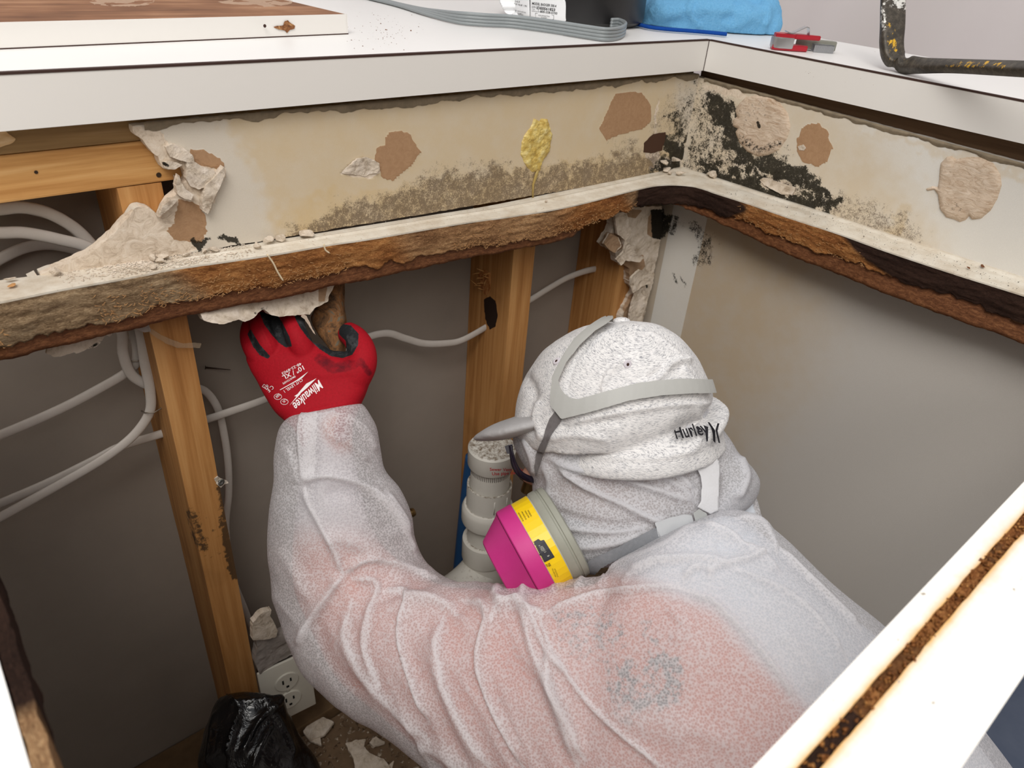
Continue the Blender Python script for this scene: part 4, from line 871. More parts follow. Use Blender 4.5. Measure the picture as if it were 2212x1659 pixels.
# grey flat cord
cg = plain('grey_cord', (140, 146, 148), .4, .4, 0, .04)
zc0 = ZL + .0042
path = [(740, -14), (800, 0), (860, 15), (920, 34), (985, 51), (1040, 57), (1100, 60), (1160, 67), (1220, 76), (1270, 84), (1310, 89), (1338, 84), (1348, 74), (1335, 66), (1318, 66)]
base3 = smooth_line([P(u, v, z=ZL + .001) for u, v in path], 10)
mb = MB(); nb = len(base3)
for k in range(4):
    pts = []
    for i, p in enumerate(base3):
        tg = base3[min(i + 1, nb - 1)] - base3[max(i - 1, 0)]; tg /= np.linalg.norm(tg); sd = np.array([-tg[1], tg[0], 0]); st_ = sm((i / nb - .12) / .2)      # lies flat at the far end, stands on edge nearer
        pts.append(p + np.array([0, 0, .0019]) + (np.array([0, 0, 1]) * st_ + sd * (1 - st_)) * (.0037 * k))
    mb.tube(pts, .00215, 10)
tag(mb.build('power_cord', cg, None, True, loc=base3[0]), 'grey ribbed flat cord lying on the ledge and looping under the black disposal', 'cord')
# blue towel
tw_rows = [((1385, -70), (1668, -70), (1.26, 1.10), .03), ((1366, -30), (1678, -30), (1.25, 1.09), .042), ((1358, 0), (1682, 5), (1.24, 1.08), .045), ((1358, 22), (1690, 35), (1.22, 1.07), .045), ((1362, 40), (1688, 55), (1.19, 1.065), .04), ((1388, 50), (1664, 71), 1.06, .04), ((1440, 56), (1630, 76), 1.06, .02)]
V, F = remeshed([loft(tw_rows, power=2.4)], .003, 3)
V = fold(V, F, [([(1400, -30), (1420, 10), (1450, 40)], 16, .006), ([(1470, -30), (1530, 10), (1640, 20)], 14, .006, 'c'), ([(1560, 60), (1620, 40), (1680, 10)], 14, .005), ([(1380, 20), (1420, 30), (1480, 28)], 12, .004), ([(1600, -20), (1590, 20), (1560, 50)], 10, -.004), ([(1500, 0), (1490, 30), (1520, 60)], 9, .004, 'c'), ([(1640, 0), (1660, 30), (1650, 60)], 9, .004)])
V = V + vnormals(V, F) * (.0016 * fbm(V, 150, 3, 2) + .004 * fbm(V, 25, 2, 7))[:, None]; V[:, 2] = np.maximum(V[:, 2], ZL + .0015)
bl = NT('blue_terry', .95, .1); tn = bl.noise(420, 4, .7); bl.color(bl.mix(tn, (84, 156, 208), (142, 202, 240))); bl.bump(tn, .9, .002)
tw = obj('cleaning_towel', V, F, bl.m, None, True, loc=(float(V[:, 0].mean()), float(V[:, 1].mean()), ZL)); tag(tw, 'bunched light blue terry towel with dark blue hem on the ledge corner', 'towel')
w3 = smooth_line([P(u, v, z=ZL + .004) for u, v in ((1362, 48), (1400, 58), (1440, 63), (1480, 66), (1530, 70), (1570, 74))], 6); MB().tube(w3, .0042, 10, .6, (0, 0, 1)).build('hem', plain('navy_hem', (24, 70, 150), .9, .1, 0, .1, 200, .6), tw, True)
# red scraper-like tool with clip, spare staples
ex = np.array([.766, -.643, 0]); ey = np.array([.643, .766, 0]); og = P(1667, 108, z=ZL)
Mt = Matrix(((ex[0] * .84, ey[0], 0, og[0]), (ex[1] * .84, ey[1], 0, og[1]), (0, 0, 1, og[2]), (0, 0, 0, 1)))
rt = thing('utility_tool', og, 'small red metal utility tool with silver end and bent clip lying beside the towel', 'tool')
rd = plain('red_enamel', (168, 28, 44), .35, .5, 0, .06); sv_ = plain('worn_chrome', (196, 196, 198), .3, .5, .9, .04); dk = plain('dirty_zinc', (140, 140, 130), .5, .4, .4, .15, 60)
def prism(poly, z0, z1, M, bev=.0008):
    bm = bmesh.new(); vs = [bm.verts.new((x, y, z0)) for x, y in poly]; f = bm.faces.new(vs); r = bmesh.ops.extrude_face_region(bm, geom=[f])
    for v in r['geom']:
        if isinstance(v, bmesh.types.BMVert): v.co.z = z1
    bmesh.ops.recalc_face_normals(bm, faces=bm.faces[:])
    if bev: bmesh.ops.bevel(bm, geom=bm.edges[:], offset=bev, segments=2, affect='EDGES')
    bmesh.ops.transform(bm, matrix=M, verts=bm.verts[:]); bm.verts.ensure_lookup_table(); out = ([np.array(v.co) for v in bm.verts], [[v.index for v in f.verts] for f in bm.faces]); bm.free(); return out
auto_smooth(MB().add(*prism([(.0, .001), (.006, -.001), (.030, -.001), (.055, .003), (.058, .010), (.045, .020), (.012, .020), (.001, .012)], .0005, .007, Mt)).build('lower_handle', rd, rt))
auto_smooth(MB().add(*prism([(.002, .002), (.008, .0), (.030, .0), (.034, .004), (.060, .005), (.072, .006), (.074, .010), (.064, .013), (.050, .018), (.012, .020), (.003, .014)], .014, .0195, Mt)).build('upper_handle', rd, rt))
auto_smooth(MB().add(*prism([(-.0005, .003), (.003, -.0015), (.010, -.003), (.030, -.0025), (.030, .0), (.008, .001), (.002, .012), (-.0005, .012)], .003, .0155, Mt)).build('end_cap', sv_, rt))
mb = MB()
cl = [(.018, .0215), (.024, .020), (.029, .0205), (.046, .0285), (.050, .0275), (.053, .0195)]
for (x0, z0), (x1, z1) in zip(cl, cl[1:]):
    p = [Mt @ Vector(q) for q in ((x0, .003, z0), (x0, .013, z0), (x0, .013, z0 + .0009), (x0, .003, z0 + .0009), (x1, .003, z1), (x1, .013, z1), (x1, .013, z1 + .0009), (x1, .003, z1 + .0009))]
    mb.add(p, [[0, 3, 2, 1], [4, 5, 6, 7], [0, 4, 7, 3], [1, 2, 6, 5], [0, 1, 5, 4], [3, 7, 6, 2]])
mb.build('spring_clip', sv_, rt)
auto_smooth(MB().add(*prism([(.045, .026), (.060, .022), (.104, .016), (.108, .024), (.102, .032), (.060, .040), (.050, .038)], .002, .013, Mt)).build('magazine', dk, rt))
os_ = P(1757, 113, z=ZL); Ms = Matrix(((ex[0], ey[0], 0, os_[0]), (ex[1], ey[1], 0, os_[1]), (0, 0, 1, os_[2]), (0, 0, 0, 1)))
mb = MB()
for k in range(20): mb.box((.0013 * k, 0, .0003), (.0013 * k + .0009, .0012, .0095), Ms).box((.0013 * k, 0, .0085), (.0013 * k + .0009, .0108, .0095), Ms).box((.0013 * k, .0096, .0003), (.0013 * k + .0009, .0108, .0095), Ms)
tag(mb.build('staple_strip', plain('bright_steel', (186, 188, 192), .35, .5, .7), None, loc=os_), 'short strip of steel staples on the ledge in front of the red tool', 'staples')
# pry bar
A0 = P(1938, 147, z=ZL + .004); tA = float(R[2] @ (A0 - CAM))
pts = [(P(1931, -90, t=tA + .0), .0135, .003), (P(1930, -30, t=tA), .0138, .0036), (P(1929, 10, t=tA), .0140, .0042), (P(1928, 55, t=tA), .0135, .0055), (P(1926, 95, t=tA), .0128, .0062), (P(1931, 122, t=tA), .0122, .0066), (P(1950, 138, t=tA - .005), .0110, .0068)]
e1 = P(2212, 149, z=ZL + .034); e0 = P(2040, 137.5, t=tA - .045)
b1_ = pts[-1][0]; pts += [(b1_ + (e1 - b1_) * .18 + [0, 0, -.001], .0080, .0060), (b1_ + (e1 - b1_) * .5, .0062, .0054), (e1, .0062, .0056), (b1_ + (e1 - b1_) * 1.8, .0064, .0058)]
Kp = np.array(smooth_line([np.r_[p, a, b] for p, a, b in pts], 8)); V = []; F = []; wide0 = np.array([.77, -.64, 0]); n = 20
TT = np.gradient(Kp[:, :3], axis=0)
for i, k in enumerate(Kp):
    tg = TT[i] / np.linalg.norm(TT[i]); wd_ = ex * sm((abs(tg[2]) - .1) / .6) + ey * (1 - sm((abs(tg[2]) - .1) / .6)); wd_ = wd_ - tg * (wd_ @ tg); wd_ /= np.linalg.norm(wd_); th_ = np.cross(tg, wd_)
    for j in range(n):
        an = 2 * math.pi * j / n; c_, s__ = math.cos(an), math.sin(an); c_ = math.copysign(abs(c_) ** .45, c_); s__ = math.copysign(abs(s__) ** .45, s__); V.append(k[:3] + wd_ * k[3] * c_ + th_ * k[4] * s__)
for i in range(len(Kp) - 1):
    for j in range(n): F.append([i * n + j, i * n + (j + 1) % n, (i + 1) * n + (j + 1) % n, (i + 1) * n + j])
F += [list(range(n))[::-1], [(len(Kp) - 1) * n + j for j in range(n)]]
pbm = NT('worn_black_steel', .45, .5, .35); n1 = pbm.noise(150, 6, .75); n2 = pbm.noise(1, 5, .7, pbm.vec((120, 120, 30)))
c1 = pbm.mix(pbm.rng(n1, .45, .7), (58, 52, 44), (96, 88, 76)); yl = pbm.rng(pbm.ma('ADD', pbm.attr('yellow'), pbm.ma('MULTIPLY', pbm.ma('SUBTRACT', n2, .5), 2.4)), .75, .9); c1 = pbm.mix(yl, c1, (214, 166, 40))
wt = pbm.rng(pbm.ma('ADD', pbm.attr('white'), pbm.ma('MULTIPLY', pbm.ma('SUBTRACT', n1, .5), 2.2)), .7, .85); c1 = pbm.mix(wt, c1, (220, 218, 212)); pbm.color(c1); pbm.bump(n1, .3, .0012)
V = np.array(V); px, _ = proj(V)
o = obj('pry_bar', V, F, pbm.m, None, True, {'yellow': paint(px, [('l', [(1925, 60), (1930, 120), (1950, 135)], 8, 14, .62), ('l', [(2045, 138), (2160, 140)], 5, 10, .80), ('l', [(2150, 142), (2212, 148)], 3, 8, .5)]), 'white': paint(px, [('l', [(1910, 10), (1908, 60)], 5, 8, .7), ('l', [(1915, -30), (1950, 0)], 20, 10, .8)]) }, loc=A0)
tag(auto_smooth(o, 50), 'worn black and yellow pry bar with upright claw on the right of the ledge', 'pry bar')
# hanging plastic sheeting beyond the ledge
ps = NT('hazy_plastic', .3, .4); ps.color(ps.mix(ps.noise(2.5, 3), (226, 218, 218), (238, 232, 231)))
def curtain(p0, p1, z0, z1, n=160, m_=40, seed=1):
    p0 = np.array(p0); p1 = np.array(p1); d = p1 - p0; nn = np.array([-d[1], d[0]]) / np.linalg.norm(d)
    def fn(u, v):
        q = p0 + d * u; s = u + .25 * v; o_ = .03 * math.sin(s * 24 + seed) + .02 * math.sin(s * 57 + 2) + .03 * math.sin(v * 3 + u * 9); q = q + nn * o_; return np.array([q[0], q[1], z0 + (z1 - z0) * v])
    return grid(np.linspace(0, 1, n), np.linspace(0, 1, m_), fn)
V1, F1 = curtain((1.55, -.9), (1.75, 1.75), .02, 2.3); V2, F2 = curtain((1.75, 1.75), (-1.0, 1.7), .02, 2.3, seed=4); k = len(V1)
V = np.r_[V1, V2]; o = obj('plastic_sheeting', V, F1 + [[i + k for i in f] for f in F2], ps.m, None, True, loc=(1.6, .4, .02)); tag(o, 'pale pinkish plastic sheeting hanging behind the ledge at upper right', 'plastic sheet')
so = o.modifiers.new('thickness', 'SOLIDIFY'); so.thickness = .0008
dcm = NT('blue_grey_cloth', .9, .1); dcm.color(dcm.mix(dcm.noise(12, 5), (74, 84, 104), (104, 112, 128))); V, F = grid(np.linspace(.95, 2.4, 60), np.linspace(-1.3, .5, 60), lambda u, v: np.array([u, v, .012])); V[:, 2] += .008 * fbm(V, 5, 3, 3)
o = obj('drop_cloth', V, F, dcm.m, None, True, loc=(1.5, -.4, .004)); o.modifiers.new('thickness', 'SOLIDIFY').thickness = .001; tag(o, 'blue grey drop cloth spread on the floor at lower right', 'drop cloth')
# ------------------------------------------------------------------ the person working inside the cabinet
pe = thing('person', (.60, -.02, .0), 'person in translucent white coverall, grey cap and respirator leaning into the cabinet, one arm raised', 'person')
def tube_m(pts, r, n=24, sub=6):
    K = np.array(smooth_line([np.r_[np.array(p, float), q] for p, q in zip(pts, r)], sub)); m_ = MB(); m_.tube(list(K[:, :3]), list(K[:, 3]), n); return m_.V, m_.F
arm_rows = [((629, 897), (781, 872), .752, .038), ((612, 915), (797, 895), .752, .045), ((601, 945), (812, 925), .752, .05), ((597, 985), (821, 975), .755, .052), ((598, 1035), (832, 1020), .757, .054),
            ((586, 1100), (864, 1060), .76, .056), ((582, 1160), (888, 1115), .765, .058), ((586, 1220), (897, 1165), .768, .058), ((600, 1300), (922, 1218), .765, .058), ((622, 1370), (960, 1248), .76, .06),
            ((650, 1440), (1005, 1266), .75, .062), ((700, 1500), (1060, 1264), .735, .064), ((785, 1560), (1120, 1262), .72, .066), ((860, 1605), (1180, 1258), .705, .07), ((960, 1680), (1260, 1248), .69, .075),
            ((1060, 1750), (1340, 1243), .675, .08), ((1180, 1820), (1430, 1250), .665, .085)]
tor_rows = [((1250, 1300), (1500, 1135), .715, .045), ((1180, 1480), (1600, 1105), .70, .085), ((1150, 1620), (1692, 1160), .68, .105), ((1200, 1790), (1790, 1252), .66, .115), ((1350, 1920), (1910, 1352), .655, .12),
            ((1500, 2050), (2020, 1450), .66, .12), ((1650, 2150), (2100, 1560), .68, .12), ((1750, 2300), (2168, 1659), .71, .12), ((1800, 2420), (2230, 1760), .75, .12)]
def thin(rows, k, kd, dt=0.):
    out = []
    for a, b, t, d in rows:
        a = np.array(a, float); b = np.array(b, float); c = (a + b) / 2; out.append((tuple(c + (a - c) * k), tuple(c + (b - c) * k), t + dt, d * kd))
    return out
hipc = (P(1800, 2420, t=.75) + P(2230, 1760, t=.75)) / 2
legs = []
for s in (-1, 1):
    h = hipc + np.array([.075 * s, .0, 0]); kn = np.array([h[0], h[1] + .00, .085]); legs.append(([h + [0, 0, .02], (h + kn) / 2 + [0, -.02, 0], kn], [.105, .09, .068])); legs.append(([kn, kn + [0, -.2, .0], kn + [0, -.40, -.01]], [.068, .06, .048]))
rarm = [((1540, 1110), (1650, 1140), .745, .05), ((1490, 1180), (1600, 1210), .82, .05), ((1430, 1260), (1530, 1280), .92, .045), ((1390, 1300), (1470, 1320), 1.04, .04), ((1370, 1330), (1430, 1345), 1.12, .03)]
# --- body: skin and shirt, one continuous surface
fore = [((655, 890), (765, 878), .752, .026), ((652, 960), (760, 955), .753, .03), ((645, 1060), (775, 1040), .758, .036), ((635, 1180), (800, 1140), .765, .042), ((640, 1270), (850, 1205), .765, .046), ((680, 1370), (950, 1262), .757, .048),
        ((735, 1470), (1050, 1275), .737, .054), ((830, 1550), (1150, 1275), .715, .06), ((960, 1650), (1270, 1265), .69, .070), ((1080, 1720), (1350, 1258), .676, .076), ((1180, 1800), (1430, 1262), .668, .08)]
neck = [((1380, 1190), (1500, 1100), .735, .04), ((1330, 1130), (1490, 1040), .76, .055), ((1240, 1060), (1500, 960), .775, .07)]
headr = [((1330, 735), (1360, 735), .775, .02), ((1230, 765), (1455, 765), .775, .06), ((1175, 820), (1500, 820), .775, .075), ((1152, 890), (1515, 890), .775, .078), ((1142, 950), (1505, 950), .775, .076), ((1138, 985), (1490, 985), .775, .074), ((1152, 1010), (1480, 1020), .775, .072),
         ((1160, 1060), (1470, 1060), .772, .068), ((1190, 1110), (1440, 1100), .77, .06), ((1225, 1160), (1380, 1140), .765, .045), ((1255, 1185), (1330, 1172), .762, .02)]
nose = ([P(1165, 985, t=.775), P(1148, 1015, t=.78), P(1143, 1028, t=.782), P(1165, 1040, t=.785)], [.006, .008, .009, .006])
parts = [loft(fore), loft(thin(tor_rows, .93, .90)), loft(neck), loft(headr), tube_m(*nose), loft(thin(rarm, .8, .8))] + [tube_m(a, [x * .86 for x in r]) for a, r in legs]
# right hand, with its own fingers, resting on the cabinet floor behind the head
rh = (P(1370, 1330, t=1.12) + P(1430, 1345, t=1.12)) / 2
rh_d = np.array([-.05, .12, -.06]); rh_d /= np.linalg.norm(rh_d); side = np.cross(rh_d, (0, 0, 1)); side /= np.linalg.norm(side)
parts.append(tube_m([rh, rh + rh_d * .04, rh + rh_d * .08], [.028, .034, .028]))
for k, ln_ in zip(range(4), (.055, .068, .072, .06)): b0 = rh + rh_d * .075 + side * (k - 1.5) * .017; parts.append(tube_m([b0, b0 + rh_d * ln_ * .5, b0 + rh_d * ln_ + [0, 0, -.014]], [.0095, .009, .008], 12))
b0 = rh + rh_d * .03 - side * .026; parts.append(tube_m([b0, b0 + rh_d * .025 - side * .02, b0 + rh_d * .05 - side * .026], [.011, .0105, .009], 12))
V, F = remeshed(parts, .004, 4); px, dep = proj(V)
sk = NT('skin_and_shirt', .7, .2); skc = sk.mix(sk.noise(60, 4), (176, 128, 108), (196, 148, 126))
sh = sk.mix(sk.noise(30, 5, .7), (200, 116, 98), (226, 160, 142)); sh = sk.mix(sk.rng(sk.ma('ADD', sk.attr('graphic'), sk.ma('MULTIPLY', sk.ma('SUBTRACT', sk.noise(150, 6, .75), .5), 2.0)), .44, .62), sh, (96, 104, 108))
sk.color(sk.mix(sk.attr('bare_skin'), sk.mix(sk.attr('pale'), sh, (216, 222, 230)), skc))
isskin = ((px[:, 1] < 1215) & (px[:, 0] > 1050) & (px[:, 0] < 1530) & (dep > .7)) * 1.
palev = paint(px, [('p', [(1500, 1280), (1560, 1300), (1640, 1400), (1770, 1530), (2000, 1800), (2500, 1900), (2300, 1100), (1500, 1000), (1330, 1210)], 50, 1.), ('p', [(560, 860), (900, 860), (900, 1130), (560, 1100)], 90, .85)])
palev *= 1 - paint(px, [('l', [(725, 925), (745, 945)], 14, 34, 1.)]); palev = np.maximum(palev, sm((.45 - V[:, 2]) / .05) * (V[:, 1] < .05))
body = obj('body', V, F, sk.m, pe, True, {'bare_skin': isskin, 'pale': palev, 'graphic': paint(px, [('p', [(1200, 1325), (1300, 1315), (1345, 1335), (1340, 1400), (1290, 1420), (1225, 1410)], 30, .44), ('p', [(1380, 1340), (1440, 1350), (1450, 1385), (1400, 1395)], 20, .42), ('l', [(1352, 1455), (1345, 1485), (1368, 1512), (1410, 1518), (1448, 1500), (1462, 1465), (1450, 1435), (1420, 1425)], 14, 22, .60), ('p', [(1300, 1430), (1470, 1420), (1470, 1520), (1330, 1540)], 20, .42), ('l', [(1325, 1500), (1345, 1545), (1375, 1560)], 8, 18, .5)])})
# --- coverall
def weave(name, cover, tint=(232, 230, 232), scale=520):
    """thin nonwoven cloth: part of the light goes straight through the holes, part is scattered through, part comes back"""
    m = NT(name, .85, .12); v = m.voro(scale); big = m.noise(14, 5, .65); fib = m.noise(1, 4, .6, m.vec((300, 90, 90)))
    col = m.mix(big, tuple(x * .965 for x in tint), tint); m.color(col); m.bump(v, .3, .0006); m.bump(fib, .15, .0006)
    a = m.ma('ADD', m.rng(v, .25, .75, cover - .20, cover + .20), m.ma('MULTIPLY', m.attr('fold'), .6)); a = m.ma('ADD', a, m.ma('MULTIPLY', m.ma('SUBTRACT', big, .5), .3))
    a = m.ma('MINIMUM', m.ma('MAXIMUM', a, .2), .98)
    tl = m.n('ShaderNodeBsdfTranslucent'); m.put(tl.inputs['Color'], col); m.L(m.b.inputs['Normal'].links[0].from_socket, tl.inputs['Normal'])
    m1 = m.n('ShaderNodeMixShader'); m1.inputs[0].default_value = .30; m.L(m.b.outputs[0], m1.inputs[1]); m.L(tl.outputs[0], m1.inputs[2])
    tr = m.n('ShaderNodeBsdfTransparent'); m2 = m.n('ShaderNodeMixShader'); m.L(a, m2.inputs[0]); m.L(tr.outputs[0], m2.inputs[1]); m.L(m1.outputs[0], m2.inputs[2])
    out = [q for q in m.t.nodes if q.type == 'OUTPUT_MATERIAL'][0]; m.L(m2.outputs[0], out.inputs['Surface'])
    return m.m
M_SUIT = weave('translucent_nonwoven', .60)
def rowsV(parts, voxel, sm_=5): return remeshed(parts, voxel, sm_)
V, F = rowsV([loft(arm_rows, 48), loft(tor_rows, 64), loft(rarm, 30)] + [tube_m(a, r) for a, r in legs], .0028)
W = .0052
FO = [([(655, 885), (648, 930), (652, 990), (658, 1045)], 9, W * 1.1, 'C'), ([(658, 1045), (672, 1085), (700, 1140), (728, 1195), (742, 1242)], 8, W * 1.2, 'c'), ([(742, 1242), (712, 1285), (672, 1345), (646, 1402)], 10, W * 1.5, 'c'),
      ([(640, 1052), (690, 1030), (750, 1038), (810, 1065), (850, 1110), (880, 1160)], 9, W * 1.1, 'C'), ([(690, 1075), (740, 1062), (790, 1078), (830, 1120), (850, 1160)], 12, -W * .7), ([(742, 1242), (790, 1212), (850, 1218), (940, 1250)], 9, W * 1.2, 'C'),
      ([(760, 1250), (800, 1250), (818, 1268), (800, 1330), (790, 1400), (820, 1480)], 8, W * 1.1, 'c'), ([(818, 1278), (870, 1282), (876, 1300), (862, 1350), (868, 1410), (890, 1470), (930, 1560)], 7, W * 1.3, 'C'), ([(880, 1290), (930, 1295), (968, 1312), (990, 1330)], 8, W * 1.1),
      ([(700, 1300), (690, 1370), (720, 1440), (790, 1510)], 14, -W * .8), ([(760, 1300), (745, 1370), (780, 1450), (860, 1540), (930, 1600)], 10, W * .9), ([(960, 1330), (945, 1400), (960, 1480), (1010, 1580), (1060, 1660)], 12, W * 1.0, 'c'),
      ([(1000, 1300), (1040, 1310), (1046, 1345), (1030, 1420), (1050, 1500), (1100, 1600), (1130, 1659)], 9, W * 1.3, 'C'), ([(1060, 1345), (1075, 1310), (1110, 1303), (1130, 1330), (1150, 1400), (1180, 1470), (1215, 1560), (1250, 1659)], 9, W * 1.4), ([(1130, 1310), (1150, 1330), (1178, 1400), (1220, 1450)], 7, W, 'c'),
      ([(1178, 1400), (1186, 1450), (1196, 1495), (1235, 1570), (1262, 1640)], 7, W * 1.3), ([(1165, 1330), (1190, 1400), (1217, 1440), (1250, 1490), (1290, 1535), (1340, 1580), (1400, 1630), (1450, 1680)], 6, W * .9, 'c'),
      ([(1060, 1345), (1010, 1320), (960, 1318)], 10, -W * .6), ([(1085, 1262), (1070, 1290), (1090, 1310), (1130, 1300)], 8, W), ([(1135, 1262), (1128, 1290), (1140, 1318), (1176, 1325)], 7, W * 1.2), ([(1176, 1325), (1225, 1302), (1290, 1283), (1370, 1272), (1435, 1266), (1475, 1272)], 5, W * .9),
      ([(1475, 1272), (1510, 1290), (1540, 1300), (1600, 1360), (1660, 1430), (1720, 1520)], 6, W * .8, 'C'), ([(1475, 1250), (1500, 1225), (1535, 1228), (1530, 1245)], 5, W), ([(1535, 1228), (1575, 1215), (1620, 1205), (1660, 1188)], 5, W), ([(1350, 1245), (1420, 1215), (1500, 1208), (1575, 1215)], 9, W * 1.1, 'C'),
      ([(1300, 1242), (1340, 1222), (1400, 1200), (1450, 1175), (1510, 1130)], 10, W * .9), ([(1510, 1128), (1570, 1145), (1640, 1190), (1690, 1240)], 9, W * .9, 'c'), ([(1590, 1118), (1640, 1125), (1662, 1155), (1680, 1195)], 8, W * .8), ([(1540, 1180), (1600, 1170), (1640, 1140)], 12, -W * .8),
      ([(1575, 1222), (1640, 1248), (1700, 1275), (1750, 1315), (1790, 1365), (1830, 1430)], 5, W * .8, 'c'), ([(1680, 1180), (1740, 1240), (1800, 1300), (1860, 1360)], 6, W * .9, 'C'), ([(1620, 1290), (1680, 1350), (1730, 1420), (1770, 1500)], 14, W * .5), ([(1560, 1260), (1630, 1300), (1700, 1370)], 12, -W * .5),
      ([(1440, 1310), (1480, 1350), (1470, 1370), (1450, 1390)], 8, W * .5), ([(1300, 1540), (1380, 1560), (1500, 1600)], 20, W * .6), ([(1350, 1500), (1480, 1560), (1600, 1620)], 18, W * .5), ([(900, 1600), (980, 1640), (1040, 1700)], 12, W),
      ([(600, 1180), (640, 1240), (660, 1300)], 12, W * .5), ([(700, 1160), (760, 1170), (830, 1210)], 12, W * .7), ([(620, 960), (640, 1010), (650, 1050)], 12, W * .6, 'c'), ([(700, 900), (715, 940), (760, 960), (800, 1000)], 6, W * .7), ([(740, 890), (790, 930), (812, 980)], 6, W * .6), ([(830, 1060), (870, 1120), (880, 1160), (900, 1200)], 6, W * .9),
      ([(1190, 1280), (1200, 1262), (1212, 1250)], 5, W * .6), ([(1240, 1275), (1252, 1258), (1262, 1245)], 5, W * .6), ([(1290, 1268), (1302, 1252), (1310, 1242)], 5, W * .6), ([(1340, 1262), (1352, 1250), (1362, 1240)], 5, W * .5)]
FO = [(f_[0], f_[1] * 1.35) + tuple(f_[2:]) for f_ in FO]
N = vnormals(V, F)
V0 = V.copy(); V = fold(V, F, FO, N)
px, dep = proj(V0)
q = np.c_[(px[:, 0] * .88 + px[:, 1] * -.48) * .02, (px[:, 0] * .48 + px[:, 1] * .88) * .006, dep * 8]
armm = sm((1330 - px[:, 0]) / 150) * sm((px[:, 1] - 1180) / 80)
V = V + N * (.0022 * armm * (1 - np.abs(fbm(q, 1, 2, 5)) * 2.4) + .0018 * fbm(V0, 14, 2, 9))[:, None]
disp = ((V - V0) * N).sum(1)
seamw = paint(px, [('l', f_[0], 0, 5.5, .62) for f_ in FO if f_[2] > W * .78] + [('p', [(657, 870), (684, 858), (680, 1030), (655, 1050), (660, 960)], 2, .6)])
ov = obj('coverall', V, F, M_SUIT, pe, True, {'fold': np.clip(seamw + disp * 40, -.25, .6)})
M_SH = plain('black_work_shoe', (34, 32, 32), .6)
for a, r in legs[1::2]:
    e = a[2]; auto_smooth(MB().tube([e + [0, .03, .0], e + [0, -.02, -.005], e + [0, -.07, -.02], e + [0, -.10, -.035]], [.046, .05, .046, .03], 20).build('shoe', M_SH, pe, True), 50)
# --- hood
hl_ = loft([((1230, 800), (1470, 800), .775, .08), ((1150, 880), (1530, 880), .775, .086), ((1112, 935), (1566, 935), .774, .09), ((1110, 962), (1590, 975), .774, .09), ((1126, 998), (1624, 1012), .774, .09), ((1146, 1030), (1634, 1040), .773, .09), ((1150, 1065), (1618, 1078), .77, .088),
                       ((1158, 1110), (1570, 1108), .766, .084), ((1176, 1150), (1500, 1128), .762, .076), ((1200, 1182), (1450, 1145), .757, .066), ((1232, 1206), (1410, 1165), .752, .05), ((1262, 1215), (1380, 1190), .75, .03)], 56, tilt=5); V, F = remeshed([hl_], .0028, 3)
HB = BVHTree.FromPolygons([Vector(v) for v in hl_[0]], [tuple(map(int, q)) for q in hl_[1]])
H = .0055
hf = [([(1180, 985), (1250, 1010), (1340, 1030), (1430, 1060), (1500, 1085)], 9, H * 1.2, 'c'), ([(1200, 1000), (1270, 1050), (1350, 1090), (1410, 1120), (1460, 1135)], 9, H * 1.3, 'c'), ([(1330, 985), (1400, 1010), (1460, 1045), (1505, 1085)], 8, H * 1.1, 'c'), ([(1400, 990), (1450, 1015), (1500, 1060)], 7, H), ([(1180, 1130), (1250, 1145), (1330, 1150), (1400, 1135)], 10, H, 'C'),
      ([(1185, 1100), (1250, 1120), (1330, 1135), (1410, 1128)], 8, -H * .8), ([(1200, 1165), (1260, 1180), (1330, 1172), (1390, 1150)], 9, H), ([(1175, 1000), (1190, 1040), (1185, 1080)], 10, H * .8), ([(1540, 985), (1570, 1020), (1560, 1080), (1520, 1105)], 12, -H), ([(1590, 985), (1610, 1030), (1590, 1080)], 10, H), ([(1230, 985), (1310, 1000), (1400, 1035)], 8, -H * .7), ([(1130, 940), (1150, 990), (1155, 1030)], 8, H * .8)]
N = vnormals(V, F); V0 = V.copy(); V = fold(V, F, hf, N) + N * (.002 * fbm(V, 22, 3, 2))[:, None]; px, dep = proj(V0)
disp = ((V - V0) * N).sum(1)
hood = obj('hood', V, F, weave('hood_nonwoven', .78, (226, 226, 230)), pe, True, {'fold': np.clip(paint(px, [('l', f_[0], 0, 6, .5) for f_ in hf if f_[2] > 0]) + disp * 30, -.3, .5)})
